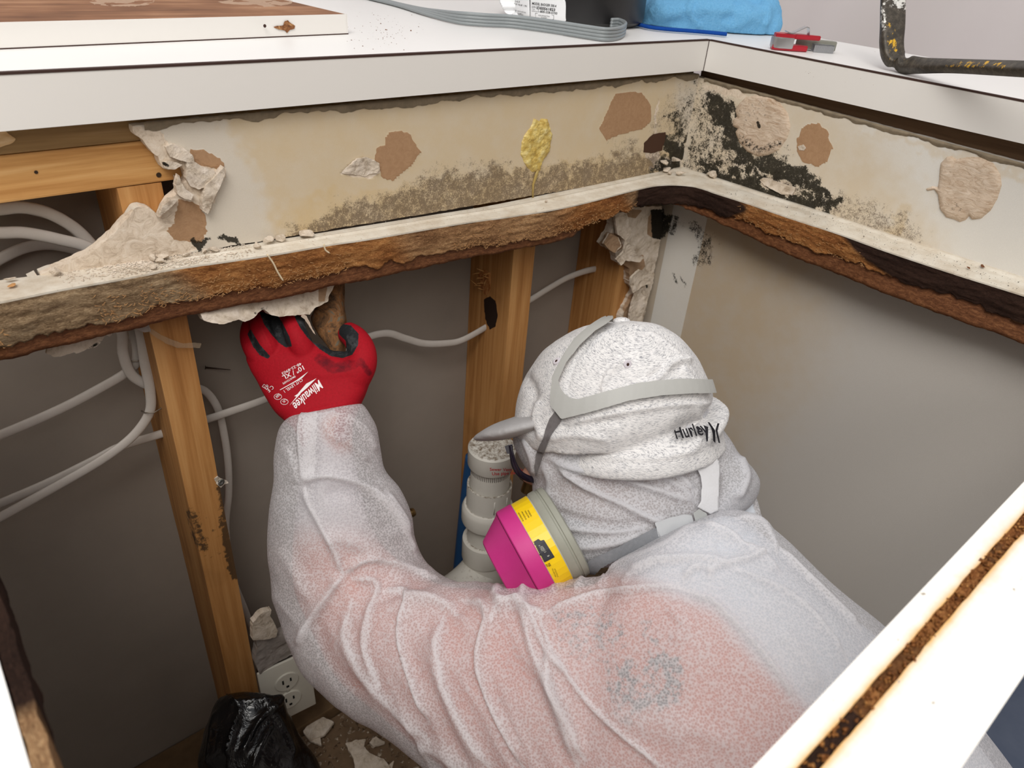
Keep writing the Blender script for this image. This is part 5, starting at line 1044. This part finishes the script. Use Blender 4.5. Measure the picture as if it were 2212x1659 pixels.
# --- cap
capp = [loft([((1333, 694), (1353, 693), .772, .012), ((1275, 703), (1415, 700), .771, .05), ((1222, 724), (1464, 727), .770, .074), ((1178, 754), (1500, 768), .770, .09), ((1146, 794), (1520, 806), .770, .10), ((1124, 838), (1531, 838), .770, .105), ((1113, 885), (1528, 862), .770, .106), ((1112, 925), (1500, 890), .770, .104), ((1124, 955), (1470, 925), .771, .096)], 64, tilt=6),
        loft([((1210, 922), (1562, 866), .770, .096), ((1194, 935), (1563, 880), .770, .106), ((1182, 949), (1548, 901), .770, .110), ((1173, 962), (1553, 920), .770, .110), ((1174, 976), (1559, 940), .770, .106), ((1190, 976), (1545, 948), .771, .09)], 64, tilt=14)]
V, F = remeshed(capp, .0026, 3)
cf = [([(1130, 800), (1150, 850), (1140, 900), (1160, 950)], 12, -.005), ([(1165, 860), (1150, 910), (1180, 950)], 10, .004), ([(1300, 860), (1306, 820), (1330, 790), (1370, 775)], 7, .004, 'c'), ([(1380, 835), (1420, 815), (1450, 785), (1500, 775)], 9, .006, 'c'), ([(1400, 820), (1440, 795)], 8, -.004), ([(1215, 922), (1270, 905), (1350, 888), (1450, 874), (1560, 868)], 7, .004, 'c'),
      ([(1200, 925), (1270, 915), (1350, 905)], 8, -.003), ([(1180, 950), (1240, 940), (1320, 950)], 7, .003), ([(1188, 975), (1250, 985), (1340, 990), (1430, 988), (1530, 968)], 5, .0025), ([(1500, 870), (1510, 920), (1505, 975)], 8, .003), ([(1343, 693), (1290, 720), (1245, 780), (1220, 860)], 3, -.0012), ([(1343, 693), (1350, 760), (1345, 850)], 3, .0012), ([(1343, 693), (1430, 730), (1490, 790), (1520, 850)], 3, .0012), ([(1470, 790), (1500, 830), (1520, 850)], 9, .004)]
N = vnormals(V, F); V = fold(V, F, cf, N) + N * (.0016 * fbm(V, 30, 3, 6))[:, None]
cm = NT('heather_grey_cap', .9, .12)
hv = cm.vec((260, 260, 1900)); n1 = cm.noise(1, 3, .7, hv); n2 = cm.noise(60, 4)
cm.color(cm.ramp(cm.ma('ADD', cm.ma('MULTIPLY', n1, .85), cm.ma('MULTIPLY', n2, .15)), [(.36, (150, 150, 154)), (.45, (200, 199, 200)), (.52, (224, 222, 221)), (.7, (236, 234, 232))])); cm.bump(n1, .35, .0008); M_CAP = cm.m
cap_o = obj('cap', V, F, M_CAP, pe, True)
V, F = remeshed([loft([((1040, 943), (1041, 949), .79, .008), ((1052, 928), (1054, 951), .786, .032), ((1075, 913), (1078, 950), .782, .05), ((1105, 902), (1112, 944), .778, .064), ((1135, 892), (1142, 935), .775, .07), ((1165, 880), (1170, 925), .775, .07)], 40)], .0025, 2)
obj('brim', V, F, plain('grey_brim_cloth', (172, 170, 170), .9, .1, 0, .05, 200, .4), cap_o, True)
cb_ = bvh_of([cap_o]); CM = surf_map(cb_, .0008); CM2 = surf_map(cb_, .002)
X, N_ = CM(np.array([[1343., 700.]])); auto_smooth(MB().lathe(P(1343, 694, t=.772), (R.T @ np.array([.0, -1, -.25])), [(-.006, .0096), (-.001, .0098), (.002, .0085), (.0038, .005), (.0042, .001)], 28).build('button', M_CAP, cap_o), 60)
for u, v in ((1355, 787), (1203, 781)):
    X, N_ = CM(np.array([[u, v]], float)); e = MB(); q_ = N_[0]
    e.lathe(X[0], q_, [(-.001, .0042), (.0003, .0042), (.0008, .0034), (.0004, .0016), (-.001, .0014)], 20); eo = auto_smooth(e.build('eyelet', plain('white_thread', (206, 200, 206), .8), cap_o), 60)
    MB().lathe(X[0] + q_ * .0003, q_, [(0, .0015), (.0003, .0013)], 12).build('eyelet_hole', M_SEAM, cap_o)
print_text([('Hurley', 1492, 945, 31, 68, -10.5, .018, 0)], surf_map(BVHTree.FromPolygons([Vector(v) for v in capp[1][0]], [tuple(map(int, q)) for q in capp[1][1]]), .0062), plain('black_thread', (26, 24, 30), .8), cap_o, 'embroidered_name',
           extra=[[(1529.5, 925), (1534, 925.5), (1537, 938), (1533, 953), (1529.5, 953), (1532.5, 938)], [(1542.5, 922.5), (1546, 923), (1541, 937), (1543.5, 950), (1540, 950.5), (1537.5, 937)]])
# --- respirator: straps, buckle, cartridge
rs = pe
gp = plain('grey_harness_plastic', (176, 176, 172), .5, .3, 0, .03)
def strap(name, poly, mf_, m, th=.0012, parent=rs, res=2.2, **k):
    V, F, Q = sheet(poly, mf_, res, .0004, **k); N2 = vnormals(V, F); return obj(name, V, F, m, parent, False)
_v, _f = capp[0]; HP = surf_map(BVHTree.FromPolygons([Vector(v) for v in _v], [tuple(map(int, q)) for q in _f]), .0072)
hm = bvh_of([cap_o, hood, ov]); HM = surf_map(hm, .0022)
strap('head_harness', [(1324, 690), (1302, 700), (1278, 716), (1247, 743), (1223, 779), (1203, 819), (1198, 857), (1199, 879), (1221, 906), (1278, 891), (1358, 867), (1418, 857), (1477, 853), (1533, 851), (1525, 825), (1457, 823), (1378, 831), (1318, 847), (1255, 865), (1239, 863), (1226, 853), (1217, 840), (1215, 827), (1231, 791), (1259, 755), (1290, 727), (1314, 712), (1326, 702)], HP, gp)
es = plain('grey_elastic', (112, 108, 108), .9, .1, 0, .12, 250, .5)
strap('elastic_strap', [(1203, 888), (1217, 904), (1200, 928), (1187, 952), (1174, 984), (1166, 1012), (1158, 1026), (1155, 1006), (1160, 982), (1175, 942), (1190, 905)], HM, es)
sf = surf_map(HB, .0075)
strap('neck_strap', [(1247, 1233), (1278, 1203), (1338, 1174), (1414, 1137), (1424, 1157), (1358, 1189), (1302, 1213), (1263, 1245)], sf, plain('grey_webbing', (132, 134, 138), .9, .1, 0, .12, 250, .5))
strap('buckle', [(1412, 1127), (1440, 1116), (1472, 1108), (1487, 1110), (1492, 1128), (1462, 1142), (1436, 1155), (1426, 1161), (1417, 1152)], sf, plain('grey_buckle', (188, 190, 192), .3, .5, 0, .03))
strap('buckle_clip', [(1487, 1104), (1500, 1096), (1514, 1104), (1516, 1116), (1503, 1122), (1492, 1120)], surf_map(HB, .010), plain('clip_plastic', (170, 172, 170), .3, .5))
V, F, Q = sheet([(1473, 988), (1513, 978), (1535, 988), (1544, 1010), (1543, 1060), (1541, 1099), (1527, 1107), (1512, 1100), (1499, 1093), (1507, 1081), (1508, 1050), (1505, 1030), (1493, 1004)], surf_map(HB, .0075), 2.2, .0008, bump=.001, bsc=60)
obj('neck_tie', V, F, weave('tie_nonwoven', 1.1, (238, 238, 240)), pe, True, {'fold': np.ones(len(V)) * .4})
# cartridge, its axis running across the band lines
ca = R.T @ np.array([.872, -.478, .10]); ca /= np.linalg.norm(ca); c0 = P(1124, 1200, t=.712)      # centre of the pink rim
RB = .0475
pk = NT('magenta_plastic', .5, .35); pk.color(pk.mix(pk.noise(30, 3), (190, 44, 122), (206, 58, 138))); pk.bump(pk.noise(500, 2), .15, .0004)
cart = auto_smooth(MB().lathe(c0, ca, [(-.0265, .001), (-.0265, .028), (-.0255, .0302), (-.0030, .0450), (-.0022, .0462), (.0, .0484), (.0022, .0486), (.0150, .0486), (.0156, .048), (.0156, .03)], 72).build('filter_cartridge', pk.m, rs), 28)
MB().lathe(c0, ca, [(-.0020, .0460), (-.0012, .0480), (-.0004, .0460)], 72).build('groove', plain('deep_magenta', (120, 20, 76), .6), cart)
yl_ = plain('yellow_label', (244, 204, 24), .35, .4, 0, .03)
ca_t = ca; ax1 = np.cross(ca, CAM - c0); ax1 /= np.linalg.norm(ax1); ax2 = np.cross(ca, ax1)
cyl = auto_smooth(MB().lathe(c0, ca, [(.0155, .03), (.0155, .0474), (.0345, .0474), (.0345, .03)], 72).build('canister', plain('canister_grey', (176, 176, 164), .5), cart), 28)
def band(name, a0, a1, h0, h1, r, m, parent):
    V = []; F = []; n = 40
    for i in range(n + 1):
        a = a0 + (a1 - a0) * i / n
        for h in (h0, h1):
            for rr in (r, r + .0004): V.append(c0 + ca * h + (ax1 * math.cos(a) + ax2 * math.sin(a)) * rr)
    for i in range(n):
        k = i * 4
        for q in ((0, 1), (1, 3), (3, 2), (2, 0)): F.append([k + q[0], k + q[1], k + 4 + q[1], k + 4 + q[0]])
    F += [[0, 2, 3, 1], [n * 4 + 0, n * 4 + 1, n * 4 + 3, n * 4 + 2]]
    return obj(name, V, F, m, parent, False)
lbl = band('warning_label', -math.pi, math.pi, .0162, .0332, .0476, yl_, cart)
auto_smooth(MB().lathe(c0, ca, [(.0345, .03), (.0345, .0482), (.0365, .0490), (.0420, .0490), (.0430, .0478), (.0445, .0478), (.0452, .0488), (.0505, .0480), (.0520, .045), (.052, .02)], 72).build('mount_ring', plain('mount_grey', (152, 152, 140), .5), cart), 28)
cbv = bvh_of([lbl]); LM = surf_map(cbv, .0006)
V, F, Q = sheet([(1150, 1172), (1163, 1164), (1168, 1168), (1175, 1166), (1198, 1203), (1173, 1216), (1160, 1192)], LM, 2, .0003); obj('black_label', V, F, plain('charcoal_label', (52, 52, 58), .5), cart, False)
LM2 = surf_map(cbv, .0012)
it = []
for k, (u, v) in enumerate(((1126, 1117), (1132, 1114), (1138, 1111), (1143, 1109))): it.append((['CARTRIDGE FILTER', 'APPROVED FOR USE', 'ORGANIC VAPOR', 'PARTICULATES'][k], u + k * .6, v + 1, 2.9, 21 - k * 2, 61, .01, 0))
print_text(it + [('P100', 1186, 1219, 6, 7, 61, .02, 0), ('OV', 1180, 1221, 5, 6, 61, .02, 0), ('FOLLOW USER', 1196, 1236, 2.6, 19, 68, 0, 0), ('INSTRUCTIONS', 1201, 1236, 2.6, 19, 68, 0, 0)], LM2, ink, cart, 'label_text')
print_text([('60923', 1174, 1186, 4.5, 15, 58, 0, 0), ('P100', 1168, 1184, 3.5, 14, 58, 0, 0), ('3', 1184, 1200, 4.5, 3, 58, .03, 0)], surf_map(cbv, .0013), plain('silver_ink', (190, 188, 176), .5), cart, 'label_text')
mk = NT('dark_facepiece', .6, .3); mk.color((52, 52, 54)); V, F = remeshed([loft([((1215, 1100), (1270, 1090), .765, .02), ((1215, 1140), (1290, 1130), .758, .035), ((1222, 1185), (1295, 1180), .752, .035), ((1232, 1232), (1290, 1228), .748, .025)])], .003, 3)
obj('facepiece', V, F, mk.m, rs, True)
obj('inhalation_tab', *(lambda m_: (m_.V, m_.F))(MB().tube([P(1222, 1212, t=.728), P(1240, 1236, t=.722), P(1262, 1256, t=.72)], .0016, 8)), plain('clear_grey', (120, 122, 124), .3), rs, True)
# --- safety glasses
gl = NT('dark_glasses', .25, .5); gl.color((26, 20, 34))
g = MB().tube(smooth_line([P(1102, 962, t=.745), P(1106, 985, t=.745), P(1112, 1006, t=.747), P(1124, 1024, t=.75), P(1142, 1034, t=.755), P(1160, 1038, t=.76)], 6), .0020, 10, 2.0, (0, 0, 1))
gg = g.build('safety_glasses', gl.m, pe, True)
V, F, Q = sheet([(1090, 964), (1098, 961), (1107, 959), (1109, 978), (1106, 981), (1095, 980)], lambda Q: (np.array([P(u, v, t=.744) for u, v in Q]), np.tile(-ray(1100, 970), (len(Q), 1))), 2, .006); obj('temple_hinge', V, F, gl.m, gg, False)
# --- glove
TG = .760
palm = [((560, 742), (690, 742), TG, .012), ((534, 768), (738, 768), TG, .018), ((541, 795), (797, 788), TG, .021), ((556, 822), (799, 818), TG, .022), ((573, 855), (790, 848), TG - .002, .023), ((598, 893), (778, 872), TG - .005, .025), ((640, 930), (762, 910), TG - .008, .026), ((655, 965), (758, 950), TG - .008, .026)]
def fing(pts, r, n=20): return tube_m([P(u, v, t=t) for u, v, t in pts], r, n)
gp_ = [loft(palm, 48, power=2.5), fing([(572, 785, TG), (552, 755, TG - .006), (542, 728, TG + .002), (546, 700, TG + .016), (560, 682, TG + .034)], [.012, .0118, .0112, .0105, .0095]),
       fing([(598, 780, TG), (580, 748, TG - .010), (564, 715, TG - .008), (566, 688, TG + .008), (580, 668, TG + .03)], [.012, .0118, .0114, .011, .010]),
       fing([(628, 775, TG), (616, 745, TG - .001), (604, 712, TG + .006), (600, 685, TG + .016), (606, 665, TG + .034)], [.012, .012, .0118, .011, .010]),
       fing([(668, 790, TG), (653, 752, TG - .010), (638, 718, TG - .012), (634, 690, TG + .0), (644, 664, TG + .024)], [.0135, .0125, .012, .0115, .0105]),
       fing([(756, 830, TG), (780, 790, TG - .002), (782, 758, TG + .002), (768, 732, TG + .010), (750, 718, TG + .022)], [.018, .016, .0145, .0135, .012]),
       fing([(690, 778, TG + .004), (725, 784, TG + .004), (765, 785, TG + .004)], [.011, .013, .012])]
V, F = remeshed(gp_, .0015, 3)
V = fold(V, F, [([(560, 700), (583, 745), (590, 768)], 3, .0008), ([(640, 800), (700, 810), (770, 800)], 10, .0012), ([(560, 830), (590, 845)], 6, -.001), ([(760, 870), (700, 880), (640, 900)], 4, .001)])
px, _ = proj(V); N = vnormals(V, F); fc = facing(V, N)
blk = paint(px, [('p', [(562, 675), (600, 683), (610, 700), (624, 728), (629, 747), (618, 749), (604, 740), (588, 722), (572, 700)], 3, 1.), ('p', [(536, 722), (541, 713), (546, 722), (560, 745), (582, 770), (578, 773), (562, 766), (548, 748)], 3, 1.),
                 ('p', [(636, 680), (668, 690), (690, 715), (720, 748), (737, 757), (750, 752), (748, 735), (734, 722), (734, 700), (757, 704), (773, 722), (772, 745), (760, 765), (740, 772), (715, 768), (690, 752), (665, 728), (648, 705)], 3, 1.)])
blk = np.maximum(blk, (fc < -.12) * 1.); wet = paint(px, [('l', [(690, 775), (720, 795), (765, 788)], 8, 14, .6), ('l', [(778, 780), (796, 805)], 5, 8, .65), ('l', [(680, 760), (700, 775)], 4, 8, .4)])
gm = NT('red_knit_glove', .75, .2); kn = gm.noise(1, 3, .6, gm.vec((500, 500, 500))); red = gm.mix(kn, (138, 9, 22), (176, 16, 34))
red = gm.mix(gm.rng(gm.ma('ADD', gm.attr('stain'), gm.ma('MULTIPLY', gm.ma('SUBTRACT', gm.noise(60, 5, .7), .5), 1.2)), .4, .75), red, (96, 8, 22))
bk = gm.mix(gm.rng(gm.noise(90, 5, .7), .5, .8), (34, 36, 38), (84, 86, 88)); gm.color(gm.mix(gm.rng(gm.ma('ADD', gm.attr('rubber'), gm.ma('MULTIPLY', gm.ma('SUBTRACT', gm.noise(200, 3), .5), .25)), .45, .55), red, bk)); gm.bump(kn, .35, .0006)
glv = obj('work_glove', V, F, gm.m, pe, True, {'rubber': blk, 'stain': wet})
GM = surf_map(bvh_of([glv]), .0006)
wi = plain('white_print', (236, 226, 226), .6, .2, 0, .03)
A = 137
print_text([('Milwaukee', 666, 854, 20, 79, 137.5, .015, .35), ('CUT LEVEL 1', 634, 833, 6.6, 47, 146, .008, 0), ('SMARTSWIPE', 625, 821, 4.4, 32, 149, .008, 0), ('10" / XL', 634, 805.5, 10.5, 50, 153, .015, 0), ('48-22-8903', 630.5, 796.5, 6.0, 47, 152, .008, 0), ('C E', 585, 840, 9, 15, 140, .01, 0), ('EN', 576.5, 834.5, 5, 8, 140, 0, 0), ('388', 601, 855, 6, 10, 138, 0, 0), ('UK', 615, 866.5, 6, 9, 138, 0, 0)], GM, wi, glv, 'printed_logo',
           extra=[[(684, 817), (657, 838), (664, 838), (636, 856), (641, 857), (626, 876), (650, 851), (645, 849), (672, 828), (662, 829)], [(666, 803), (640, 822), (605, 842), (606, 843), (641, 824), (654, 816)],
                  [(571, 829), (581, 836), (577, 842), (567, 835), (571, 829), (572, 830), (568.5, 834.5), (577, 840.5), (579.5, 836.5), (571.5, 830.5)]])
mb = []
for cu, cv in ((601, 857), (615, 868)):
    ring = [(cu + 8.5 * math.cos(a), cv + 6.5 * math.sin(a)) for a in np.linspace(0, 2 * math.pi, 25)]; ri_ = [(cu + 7.6 * math.cos(a), cv + 5.6 * math.sin(a)) for a in np.linspace(0, 2 * math.pi, 25)]
    mb += [[ring[i], ring[i + 1], ri_[i + 1], ri_[i]] for i in range(24)]
X = [p for q_ in mb for p in q_]; XX, _n = GM(np.array(X)); obj('printed_emblem', XX, [[4 * i, 4 * i + 1, 4 * i + 2, 4 * i + 3] for i in range(len(mb))], wi, glv, False)
# the rotten stub being pulled out
V, F = remeshed([loft([((700, 585), (742, 585), .795, .013), ((694, 640), (742, 640), .795, .014), ((684, 668), (744, 672), .795, .015), ((674, 690), (747, 700), .795, .015), ((690, 722), (747, 732), .795, .015), ((712, 750), (744, 760), .795, .014), ((722, 775), (746, 778), .795, .012)], 40, power=3.5)], .002, 2)
V = V + vnormals(V, F) * (.001 * fbm(V, 80, 3, 3))[:, None]
wm = NT('rotten_mottled_wood', .8, .2); a = wm.noise(60, 6, .72, None, 1.); wm.color(wm.ramp(a, [(.33, (48, 38, 30)), (.45, (104, 74, 48)), (.53, (134, 92, 56)), (.6, (96, 92, 80)), (.7, (150, 132, 100))])); wm.bump(a, .5, .0015)
tag(obj('wood_stub', V, F, wm.m, None, True, loc=V.mean(0)), 'mottled rotten wood stub gripped upright in the red glove', 'wood')
V, F, Q = sheet([(652, 678), (662, 682), (668, 694), (674, 708), (683, 724), (676, 718), (666, 702), (658, 690), (650, 684)], lambda Q: (np.array([P(u, v, t=.735) for u, v in Q]), np.tile(-ray(665, 695), (len(Q), 1))), 1.5, .0008, .0006, 100, .6)
tag(obj('paper_shred', V, F, plain('pale_paper', (172, 154, 138), .9), None, False, loc=V.mean(0)), 'thin pointed paper shred hanging from the plaster onto the black glove edge', 'paper')
# --- print on the pipe
PB = bvh_of([pcap]); pr_ = plain('red_print', (188, 44, 52), .6)
print_text([('Sewer Vent..Only', 1094, 1015, 8.5, 72, 1, .012, 0), ('Use pipe thread', 1096, 1023, 9, 66, -2, .012, 0)], surf_map(PB, .0004), pr_, pipe, 'label_text')
rz = [o for o in bpy.data.objects if o.name.startswith('riser')][0]
print_text([('KAN CUN', 1078, 1187, 18, 50, 83, .02, 0)], surf_map(bvh_of([rz]), .0004), pr_, pipe, 'printed_marking')
# ------------------------------------------------------------------ debris
def chip(u, v, r, zf, name='plaster_chip', m=None, flat=.5, seed=0, label=None, group=None, lift=0.):
    """an irregular broken lump lying on a surface; zf gives its height there"""
    c = P(u, v, z=zf) if np.isscalar(zf) else zf; rs_ = np.random.default_rng(seed + 900)
    bm = bmesh.new(); bmesh.ops.create_icosphere(bm, subdivisions=3, radius=1)
    V = np.array([x.co for x in bm.verts]); F = [[q.index for q in f.verts] for f in bm.faces]; bm.free()
    sc = np.array([1., rs_.uniform(.55, .9), flat * rs_.uniform(.6, 1.)]); dirs = rs_.normal(size=(9, 3)); dirs /= np.linalg.norm(dirs, axis=1)[:, None]; cut = rs_.uniform(.35, .8, 9)
    for d_, k in zip(dirs, cut): s = V @ d_; V = V - np.outer(np.maximum(s - k, 0), d_)
    V = V * sc * r; V += .30 * fbm(V / r + seed, 2.6, 4, seed)[:, None] * V; a = rs_.uniform(0, 6.28); V = V @ np.array([[math.cos(a), math.sin(a), 0], [-math.sin(a), math.cos(a), 0], [0, 0, 1]])
    V[:, 2] -= V[:, 2].min() - lift; o = obj(name, V + c, F, m or M_PLAS, None, False, {'paper': np.zeros(len(V)), 'mold': np.zeros(len(V))}, loc=c)
    return tag(o, label, 'plaster chip' if name == 'plaster_chip' else 'debris', group)
zst = lambda u: float(zs(u))
CH = [(14, 593, 9, 'white plaster crumb standing at the far left back edge of the counter strip'), (108, 577, 9, 'white plaster crumb on the counter strip below the cables at left'), (322, 553, 9, 'larger white plaster chip nearest the torn drywall foot, left of its twin'),
      (349, 556, 13, 'largest white plaster chip on the counter strip below the torn drywall'), (347, 569, 8, 'flat white chip in front of the largest plaster chip'), (333, 580, 7, 'small white chip at the front laminate edge at left'), (392, 541, 8, 'round white chip at the foot of the brown paper patch'),
      (431, 536, 7, 'white chip beside the black mold spot on the counter strip'), (451, 534, 10, 'upright white chip in front of the black mold spot'), (570, 517, 11, 'left of the pair of chips against the drywall, above the pale fibre'), (596, 513, 11, 'right of the pair of chips against the drywall, above the pale fibre'),
      (556, 536, 9, 'white chip lying alone in front of the pair of chips'), (655, 507, 13, 'flat wide white chip on the counter strip right of the pair'), (1180, 436, 4, 'tiny white chip on the counter strip below the yellow glue'), (1431, 368, 9, 'tall white plaster chip in the moldy corner'), (1447, 377, 6, 'small white chip in the moldy corner, right of the tall one'),
      (1469, 379, 8, 'low white chip in the middle of the moldy corner'), (1540, 384, 11, 'bright white chip at the foot of the black mold on the right wall'), (1412, 352, 10, 'white plaster lump wedged below the dark hole in the corner'), (1400, 362, 7, 'smaller white plaster lump left of the wedged one')]
for k, (u, v, r, lab) in enumerate(CH):
    c = P(u, v, z=zst(u) + .0008)
    c[1] = min(c[1], .644); c[0] = min(c[0], .896); c[2] = zst(u) + (.0012 if k not in (18, 19) else .012)
    t_ = float(R[2] @ (c - CAM)); chip(0, 0, 1.5 * r * t_ / FPX, c, seed=k, flat=.6 if r < 12 else .5, label=lab, group='plaster chips on the counter strip', lift=.0)
# wooden bits and bug husks on the right of the strip
bmat = plain('brown_crumb', (110, 68, 42), .9)
for k, (u, v, r, lab) in enumerate([(29, 619, 12, 'flat tan flake on the counter strip at far left'), (188, 568, 7, 'tan flake beside the plaster dust on the counter strip'), (2092, 581, 7, 'brown crumb on the counter strip at far right'), (2121, 577, 9, 'darker brown husk on the caulk line at far right')]):
    c = P(u, v, z=zst(u) + .0008); t_ = float(R[2] @ (c - CAM)); c[0] = min(c[0], .893); c[2] += .0008
    o = chip(0, 0, r * t_ / FPX, c, 'wood_flake', plain('tan_flake', (190, 142, 92), .8) if k < 2 else bmat, .3, 50 + k, lab); 
def scatter(name, n, fn, rr, m, label, cat, flat=.6):
    mb = MB()
    for k in range(n):
        q = fn()
        if q is None: continue
        r = random.uniform(*rr) * (1 if random.random() < .9 else 1.8); c = np.array(q)
        a = random.uniform(0, 6.28); pts = []
        for j in range(3): an = a + j * 2.094 + random.uniform(-.5, .5); pts.append(c + [r * math.cos(an), r * math.sin(an), 0])
        top_ = c + [random.uniform(-.3, .3) * r, random.uniform(-.3, .3) * r, r * flat * random.uniform(.5, 1.2)]
        mb.add(pts + [top_], [[0, 2, 1], [0, 1, 3], [1, 2, 3], [2, 0, 3]])
    V = np.array(mb.V); o = obj(name, mb.V, mb.F, m, None, False, {'paper': np.zeros(len(V)), 'mold': np.zeros(len(V))}, loc=V.mean(0)); o['kind'] = 'stuff'; return tag(o, label, cat)
def on_strip(u0, u1, gpow=1.):
    def f():
        u = random.uniform(u0, u1); i = int(np.argmin(np.abs(Flp[:, 0] - u))); t = random.random() ** gpow; p = Fl[i] * (1 - t) + Bl[i] * t; t = min(t, .8); return [p[0] + random.uniform(-.002, .002), p[1], p[2] + .0006]
    return f
Flp, _ = proj(Fl)
scatter('plaster_dust', 1500, lambda: on_strip(random.choice([140, 250, 300]), random.choice([420, 470, 560]), .6)(), (.0004, .0014), M_PLAS, 'white plaster grit strewn on the counter strip under the torn drywall', 'dust')
scatter('plaster_dust', 350, on_strip(560, 1480, .8), (.0003, .0007), M_PLAS, 'sparse plaster grit along the counter strip toward the corner', 'dust')
dkc = plain('black_speck', (52, 44, 36), .9)
scatter('dark_specks', 420, on_strip(1560, 2260, 1.), (.0003, .0006), dkc, 'tiny black droppings on the right arm of the counter strip', 'specks', .8)
def ledge_pt(u0, u1, v0, v1):
    def f():
        q = P(random.triangular(u0, u1), random.triangular(v0, v1), z=ZL + .0002); return q if q[1] > YL + .003 else None
    return f
scatter('ledge_crumbs', 90, ledge_pt(740, 930, 20, 110), (.0003, .0008), bmat, 'fine brown crumbs on the white ledge beside the loose panel', 'crumbs', .7)
scatter('ledge_crumbs', 26, lambda: P(random.uniform(1700, 2100), random.uniform(110, 190), z=ZL + .0002), (.0003, .0006), bmat, 'few brown specks on the right arm of the ledge', 'crumbs', .7)
zf = .1035
def rub():
    x = random.uniform(.02, .88); y = random.uniform(.42, .66); return [x, y, zf if y < .66 else .126]
rbm = NT('mixed_rubble', .95, .08); rbm.color(rbm.ramp(rbm.noise(90, 3, .7), [(.35, (70, 54, 40)), (.5, (112, 92, 72)), (.62, (186, 172, 154))])); rbm.bump(rbm.noise(300, 3), .4, .001)
scatter('floor_rubble', 3600, rub, (.001, .0045), rbm.m, 'plaster rubble and brown dirt covering the cabinet floor', 'rubble', .5)
for k, (poly, lab) in enumerate([([(746, 1606), (790, 1596), (786, 1612), (800, 1628), (830, 1640), (850, 1665), (770, 1680), (764, 1640)], 'large flat white plaster flake on the cabinet floor'), ([(748, 1606), (770, 1598), (788, 1602), (776, 1616), (758, 1624)], 'small white flake touching the large plaster flake'),
                                 ([(798, 1602), (812, 1590), (832, 1604), (806, 1612)], 'pointed white flake right of the large one on the cabinet floor'), ([(670, 1600), (684, 1562), (690, 1580), (694, 1610)], 'narrow grey flake below the outlet'), ([(840, 1652), (852, 1640), (846, 1660)], 'tiny white flake nearest the sleeve on the cabinet floor'),
                                 ([(655, 1580), (672, 1556), (700, 1548), (722, 1560), (700, 1588), (668, 1600)], 'grey plaster lump right of the black bag below the outlet')]):
    plaster('plaster_flake', poly, lambda Q: (np.array([P(u, v, z=.112 + k * .0012) for u, v in Q]), np.tile((0, 0, 1.), (len(Q), 1))), label=lab, cat='plaster flake', group='plaster flakes on the cabinet floor', res=2.2, thick=.004, bump=.003, bsc=60, edge=2., seed=90 + k)
# frayed fibres along the torn lip of the particleboard
mb = MB(); tg = np.gradient(Fl[:, :2], axis=0); tg /= np.linalg.norm(tg, axis=1)[:, None]
for k in range(2600):
    i = random.randrange(4, NS - 4); p = Fl[i]
    if fbm([[s_[i] * 9, 0, 5]], 1, 2, 5)[0] < -.15 or (Flp[i][0] > 1380 and Flp[i][0] < 1600) or Flp[i][0] > 1880 or (Flp[i][0] > 1300 and random.random() < .6): continue
    h = hL(s_[i], p) + .0042 * fbm([[s_[i] * 55, 0, 2]], 1, 4, 2)[0]; hh = h * (random.random() ** .35); n_ = np.array([tg[i][1], -tg[i][0]]); o_ = .0022
    a = np.array([p[0] + n_[0] * o_, p[1] + n_[1] * o_, p[2] - hh]); L_ = random.uniform(.0015, .0055); s = random.choice((-1, 1))
    b = a + np.r_[tg[i] * s * L_ * random.uniform(.4, 1) + n_ * random.uniform(0, .0014), random.uniform(-.0022, .0008)]
    mb.tube([a, (a + b) / 2 + np.r_[n_ * .0006, 0], b], [.00032, .0003, .0001], 4, caps=False)
fm = NT('pale_fibres', .95, .1); fm.color(fm.mix(fm.noise(60, 4), (136, 92, 54), (186, 148, 104))); fo = mb.build('frayed_fibres', fm.m, top); fo['kind'] = 'stuff'
# unseen room walls, put up to block low world light; top left open
for nm_, a, b in (('wall_front', (-1.6, -1.62, 0), (2.6, -1.6, 2.6)), ('wall_left', (-1.62, -1.6, 0), (-1.6, 2.2, 2.6))):
    o = MB().box(a, b).build(nm_, plain('beige_wall_paint', (150, 142, 132), .8)); o['kind'] = 'structure'
